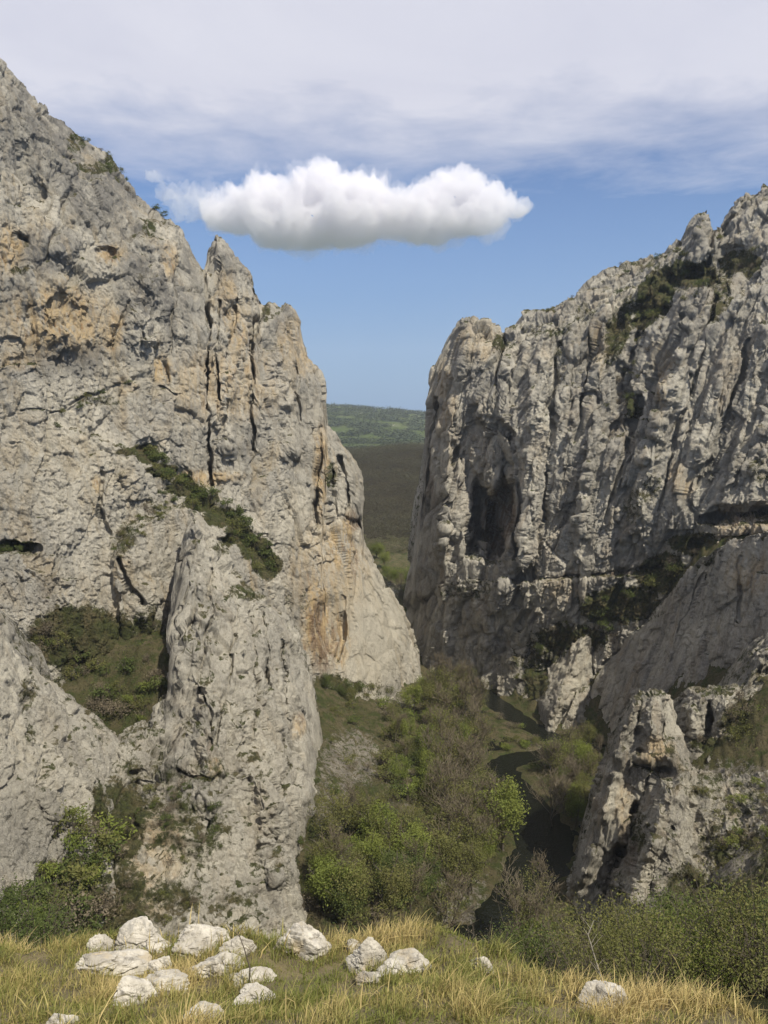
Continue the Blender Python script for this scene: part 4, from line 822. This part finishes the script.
def boulder(x0, x1, y0, y1, seed, label, peak=0, deep=.8):
    """White boulder seen between x0..x1 and y0..y1 in the photograph, sitting on the ledge."""
    cx = (x0 + x1) / 2
    Ys = np.linspace(2.5, 7, 500); P = at(np.full(500, cx), np.full(500, float(y1)), Ys); gap = P[:, 2] - ledge_z(P[:, 0], P[:, 1]); k = np.argmax(gap < 0) if (gap < 0).any() else 300
    Y = min(Ys[k], 5.25); w = (x1 - x0) / FPX * Y * 1.08; h = (y1 - y0) / FPX * Y * 1.02
    r = np.random.default_rng(seed); pn = r.normal(size=(13, 3)); pn[:, 2] = np.abs(pn[:, 2]) * .8 - .15; pn /= np.linalg.norm(pn, axis=1, keepdims=True)
    pd = r.uniform(.5, 1.0, 13); dt = np.maximum(IV @ pn.T, .02); rr = -np.log(np.sum(np.exp(-45 * pd[None] / dt), 1)) / 45
    V = IV * np.minimum(rr, 1.15)[:, None]; V[:, 2] *= 1 + peak * (V[:, 2] > 0) * (1 - 1.3 * np.abs(V[:, 0] - r.uniform(-.35, .35))).clip(0) * .8
    q = V + seed * 3.1; f2, g2 = facets(q / .55, seed + 1, .5); f3, g3 = facets(q / .2, seed + 2, .5); cr = np.abs(perlin(q * 1.3, seed + 5))
    V = V + IV * (f2 * .09 + f3 * .05 + fbm(q * 2.2, 5, seed, .6) * .06 - .12 * (1 - sstep(0, .07, cr)))[:, None]
    V[:, 0] /= np.percentile(np.abs(V[:, 0]), 93); V[:, 2] /= V[:, 2].max(); V[:, 2] = np.maximum(V[:, 2], -.75)
    V = V * np.array([w / 2, w / 2 * deep, h * .74]); yy = Y + w * .2
    g = at(cx, y1, Y); V[:, 2] = V[:, 2] * .9 + h * .2
    return link('boulder', mesh_from('boulder', V, IF, m_b, False), None, label, 'boulder', 'white boulders on the grassy ledge', None, (g[0], Y, g[2]))
for i, b in enumerate([
    (112, 162, 913, 948, 'largest peaked white boulder near the left on the grassy ledge', .8), (90, 113, 934, 950, 'small rounded boulder tucked behind the left of the largest boulder', 0), (75, 138, 945, 968, 'long low white boulder below the largest peaked boulder', 0),
    (171, 222, 917, 945, 'bright white boulder just right of the largest peaked boulder', .3), (225, 256, 932, 954, 'greyish boulder between the bright one and the big rounded one', .2), (152, 174, 951, 969, 'small egg shaped boulder in the middle of the left group', 0),
    (196, 241, 945, 972, 'wedge shaped white boulder under the bright one', .2), (113, 152, 970, 1003, 'grey pointed boulder leaning on a white knob', .7), (148, 188, 967, 994, 'white knobbly boulder beside the grey pointed one', .5),
    (182, 217, 999, 1022, 'speckled boulder low in the grass at the bottom', .4), (230, 272, 964, 980, 'flat yellowish stone half hidden by grass', 0), (236, 274, 982, 1000, 'flat grey stone under the yellowish stone', 0), (274, 324, 914, 950, 'big smooth rounded boulder half sunk in golden grass', 0),
    (352, 386, 928, 966, 'jagged peaked boulder of the central group', 1.1), (385, 432, 942, 968, 'low jagged boulder right of the peaked central one', .4), (345, 362, 934, 950, 'little stone at the left of the peaked central boulder', 0), (358, 386, 968, 982, 'small flat stone in front of the central boulders', 0),
    (471, 493, 951, 970, 'lone small pointed stone right of the centre', .6), (574, 621, 974, 1006, 'lone white blocky boulder in front of the bushes', .2), (40, 78, 1008, 1030, 'brownish half buried stone in the bottom left corner', 0)]):
    boulder(*b[:4], 400 + i * 7, b[4], b[5])

def twig(name, pts, Y, r0, seed, label, mat):
    rd = random.Random(seed); W3 = [at(x, y, Y + i * .03) for i, (x, y) in enumerate(pts)]; segs = []
    for i in range(len(W3) - 1):
        segs.append((W3[i], W3[i + 1], r0 * (1 - .7 * i / len(W3)), r0 * (1 - .7 * (i + 1) / len(W3))))
        for j in range(2):
            f = rd.random(); b0 = W3[i] + (W3[i + 1] - W3[i]) * f; ln = rd.uniform(.03, .09) * Y / 4.5; segs.append((b0, b0 + np.array([rd.choice((-1, 1)) * ln * .7, rd.gauss(0, .02), ln]), r0 * .35, r0 * .15))
    V, Fc = tubes(segs); build(name, V, Fc, mat, np.full(len(V), .2), label=label, cat='twig')
twig('dry_twig', [(251, 1012), (249, 990), (250, 968), (244, 948), (238, 932)], 4.3, .006, 1, 'thin dark bare twig standing up from the grass', M_BARK)
M_PALE = leaf_material('dead_wood', [(.3, .27, .22), (.36, .33, .28)], trans=0)
twig('dead_branch', [(606, 990), (600, 975), (594, 955), (588, 935), (594, 920)], 12, .012, 2, 'pale dead branch sticking up at the foot of the pinnacle', M_PALE)

# ------------------------------------------------------------------ fair-weather cloud
def cloud(lobes, name, dens, parent=None, fringe=True):
    D = 3200.0; k = D / FPX; VV, FF = [], []; n0 = 0; V0, F0 = ico(4)
    for x, y, rx, ry, dep in lobes:
        c = at(x, y + 7, D); VV.append(V0 * np.array([rx, dep, ry]) * k + c); FF.append(F0 + n0); n0 += len(V0)
    me = mesh_from('cloud_base', np.concatenate(VV), np.concatenate(FF)); o = link('cloud_base', me)
    md = o.modifiers.new('r', 'REMESH'); md.mode = 'VOXEL'; md.voxel_size = 5.0
    dg = bpy.context.evaluated_depsgraph_get(); m2 = bpy.data.meshes.new_from_object(o.evaluated_get(dg)); bpy.data.objects.remove(o); bpy.data.meshes.remove(me)
    n = len(m2.vertices); P = np.empty(n * 3, F4); m2.vertices.foreach_get('co', P); P = P.reshape(-1, 3); Nn = np.empty(n * 3, F4); m2.vertex_normals.foreach_get('vector', Nn); Nn = Nn.reshape(-1, 3)
    d = 0
    for sz, a, sd in ((150, 46, 1), (70, 40, 2), (34, 24, 3), (17, 13, 4)):
        q = P / sz + np.stack([fbm(P / sz + j * 9, 2, 80 + j) for j in range(3)], -1) * .5
        d = d + a * (.36 - np.abs(perlin(q, 60 + sd)) * 2.1)
    P = P + Nn * d[:, None] * np.interp(Nn[:, 2], [-1, -.3, .3], [.45, .8, 1])[:, None]
    m2.vertices.foreach_set('co', P.ravel()); m2.update(); m2.name = name
    m, nt, nodes, links, bs = new_mat('cloud_vapour'); nodes.remove(bs)
    vs = N(nt, 'ShaderNodeVolumePrincipled', Density=dens, Anisotropy=.1); vs.inputs['Color'].default_value = (.93, .924, .942, 1); links.new(vs.outputs[0], nodes['Material Output'].inputs['Volume'])
    m2.materials.clear(); m2.materials.append(m)
    if parent: link(name, m2, parent); return
    co_ = link(name, m2, None, 'single white fair weather cloud floating between the two cliffs', 'cloud')
    m3 = m2.copy(); m3.name = 'wispy_fringe'; q = P / 95
    P3 = P + Nn * (10 + 62 * np.clip(fbm(q, 3, 95, .5), -.3, .8))[:, None]
    m3.vertices.foreach_set('co', P3.astype(F4).ravel()); m3.update()
    mw = m.copy(); mw.name = 'cloud_wisps'; mw.node_tree.nodes[vs.name].inputs['Density'].default_value = .004; m3.materials.clear(); m3.materials.append(mw)
    link('wispy_fringe', m3, co_)
    return co_
def haze():
    lo = np.array([-6300., -30., 1e9]); hi = np.array([6300., 6200., -1e9])
    for o in COL.objects:
        if o.type == 'MESH' and o.name.split('.')[0] not in ('cloud',):
            z = [(o.matrix_world @ Vector(c)).z for c in o.bound_box] if o.parent is None else [o.bound_box[0][2], o.bound_box[6][2]]
            if o.parent is None or o.name.split('.')[0] in ('buttress', 'rock_apron', 'slab_face', 'rock_spur'): lo[2] = min(lo[2], min(z)); hi[2] = max(hi[2], max(z))
    lo[2] -= 1.5; hi[2] += 4
    V = np.array([[(lo, hi)[i][0], (lo, hi)[j][1], (lo, hi)[k][2]] for i in (0, 1) for j in (0, 1) for k in (0, 1)])
    Fc = [[0, 1, 3, 2], [4, 6, 7, 5], [0, 4, 5, 1], [2, 3, 7, 6], [0, 2, 6, 4], [1, 5, 7, 3]]
    m, nt, nodes, links, bs = new_mat('valley_air'); nodes.remove(bs)
    pv = N(nt, 'ShaderNodeVolumePrincipled', Density=HAZE_D, Anisotropy=.2); pv.inputs['Color'].default_value = (.80, .88, 1, 1); links.new(pv.outputs[0], nodes['Material Output'].inputs['Volume'])
    link('haze', mesh_from('haze', V, Fc, m, False), kind='stuff', label='thin blue haze filling the gorge and the far hills', cat='haze')
HAZE_D = .00008
CLOUD_D = .02
haze()
MAIN = [(224, 208, 20, 18, 20), (242, 204, 24, 24, 24), (262, 198, 30, 25, 30), (285, 210, 44, 30, 40), (322, 186, 32, 23, 32), (345, 205, 48, 32, 44), (372, 197, 28, 22, 28), (398, 206, 36, 23, 34),
        (428, 208, 38, 27, 36), (456, 190, 28, 24, 28), (470, 206, 36, 22, 30), (494, 198, 22, 14, 16), (514, 202, 12, 7, 9), (310, 224, 40, 16, 34), (430, 222, 26, 12, 22)]
WISP = [(160, 172, 12, 7, 7), (172, 184, 16, 10, 9), (186, 196, 20, 13, 11), (202, 206, 16, 10, 9), (178, 206, 10, 8, 7)]
cl = cloud(MAIN, 'cloud', CLOUD_D)
cloud(WISP, 'wisp', .009, cl)
scene.cycles.volume_bounces = 14

# ------------------------------------------------------------------ light, sky, camera
def setup_world():
    w = bpy.data.worlds.new('World'); scene.world = w; w.use_nodes = True; nt = w.node_tree; bg = nt.nodes['Background']; ln = nt.links
    sky = nt.nodes.new('ShaderNodeTexSky'); sky.sky_type = 'NISHITA'; sky.sun_disc = False
    sky.sun_elevation = SUN_EL; sky.sun_rotation = SUN_ROT; sky.air_density = 1.0; sky.dust_density = 0.0; sky.ozone_density = 3.0
    tc = nt.nodes.new('ShaderNodeTexCoord'); sep = N(nt, 'ShaderNodeSeparateXYZ'); ln.new(tc.outputs['Generated'], sep.inputs[0])
    z = sep.outputs[2]
    # a sheet of high cloud, laid out on a level plane overhead
    inv = math_(nt, 'DIVIDE', 1.0, math_(nt, 'MAXIMUM', z, .03))
    cmb = N(nt, 'ShaderNodeCombineXYZ'); ln.new(math_(nt, 'MULTIPLY', sep.outputs[0], inv), cmb.inputs[0]); ln.new(math_(nt, 'MULTIPLY', sep.outputs[1], inv), cmb.inputs[1])
    v = cmb.outputs[0]
    n1 = noise(nt, v, .9, 7, .6, .5); n2 = noise(nt, v, 3.0, 6, .6, .3)
    e = math_(nt, 'ADD', z, math_(nt, 'ADD', math_(nt, 'MULTIPLY_ADD', n1, .11, -.055), math_(nt, 'MULTIPLY_ADD', n2, .10, -.05)))
    sheet = mapr(nt, e, .25, .35)
    tone = mapr(nt, n1, .3, .7, 0, 1)
    cc = mix(nt, tone, CLOUD_A, CLOUD_B)
    deep = mix(nt, 1.0, sky.outputs[0], (.50, .60, .76), 'MULTIPLY')
    low = mix(nt, math_(nt, 'MULTIPLY', mapr(nt, z, .26, 0.0), .92), deep, (1.15, 2.1, 3.85))
    col = mix(nt, math_(nt, 'MULTIPLY', sheet, .97), low, cc)
    ln.new(col, bg.inputs[0]); bg.inputs[1].default_value = SKY
EL, AZ = 53, 36       # sun height; degrees towards the right from straight behind the camera
SUN_EL = math.radians(EL)
sv = Vector((math.sin(math.radians(AZ)) * math.cos(SUN_EL), -math.cos(math.radians(AZ)) * math.cos(SUN_EL), math.sin(SUN_EL)))
SUN_ROT = math.atan2(sv.x, sv.y)
SKY = .115
CLOUD_A, CLOUD_B = (4.7, 4.75, 5.5), (5.5, 5.5, 6.05)
setup_world()
sun = bpy.data.lights.new('sun', 'SUN'); sun.energy = 4.9; sun.angle = math.radians(.5); sun.color = (1, .935, .80)
so = bpy.data.objects.new('sun', sun); COL.objects.link(so); so.rotation_euler = sv.to_track_quat('Z', 'Y').to_euler()
cam = bpy.data.cameras.new('camera'); cam.sensor_fit = 'VERTICAL'; cam.sensor_height = 24; cam.lens = FPX / H * 24; cam.clip_start = .1; cam.clip_end = 30000
co = bpy.data.objects.new('camera', cam); COL.objects.link(co); co.rotation_euler = (math.pi / 2 - PITCH, 0, 0); scene.camera = co
scene.view_settings.view_transform = 'Standard'; scene.view_settings.look = 'None'; scene.view_settings.exposure = .3; scene.view_settings.gamma = 1
scene.cycles.max_bounces = 16; scene.cycles.diffuse_bounces = 3; scene.cycles.glossy_bounces = 3; scene.cycles.transmission_bounces = 4; scene.cycles.transparent_max_bounces = 8
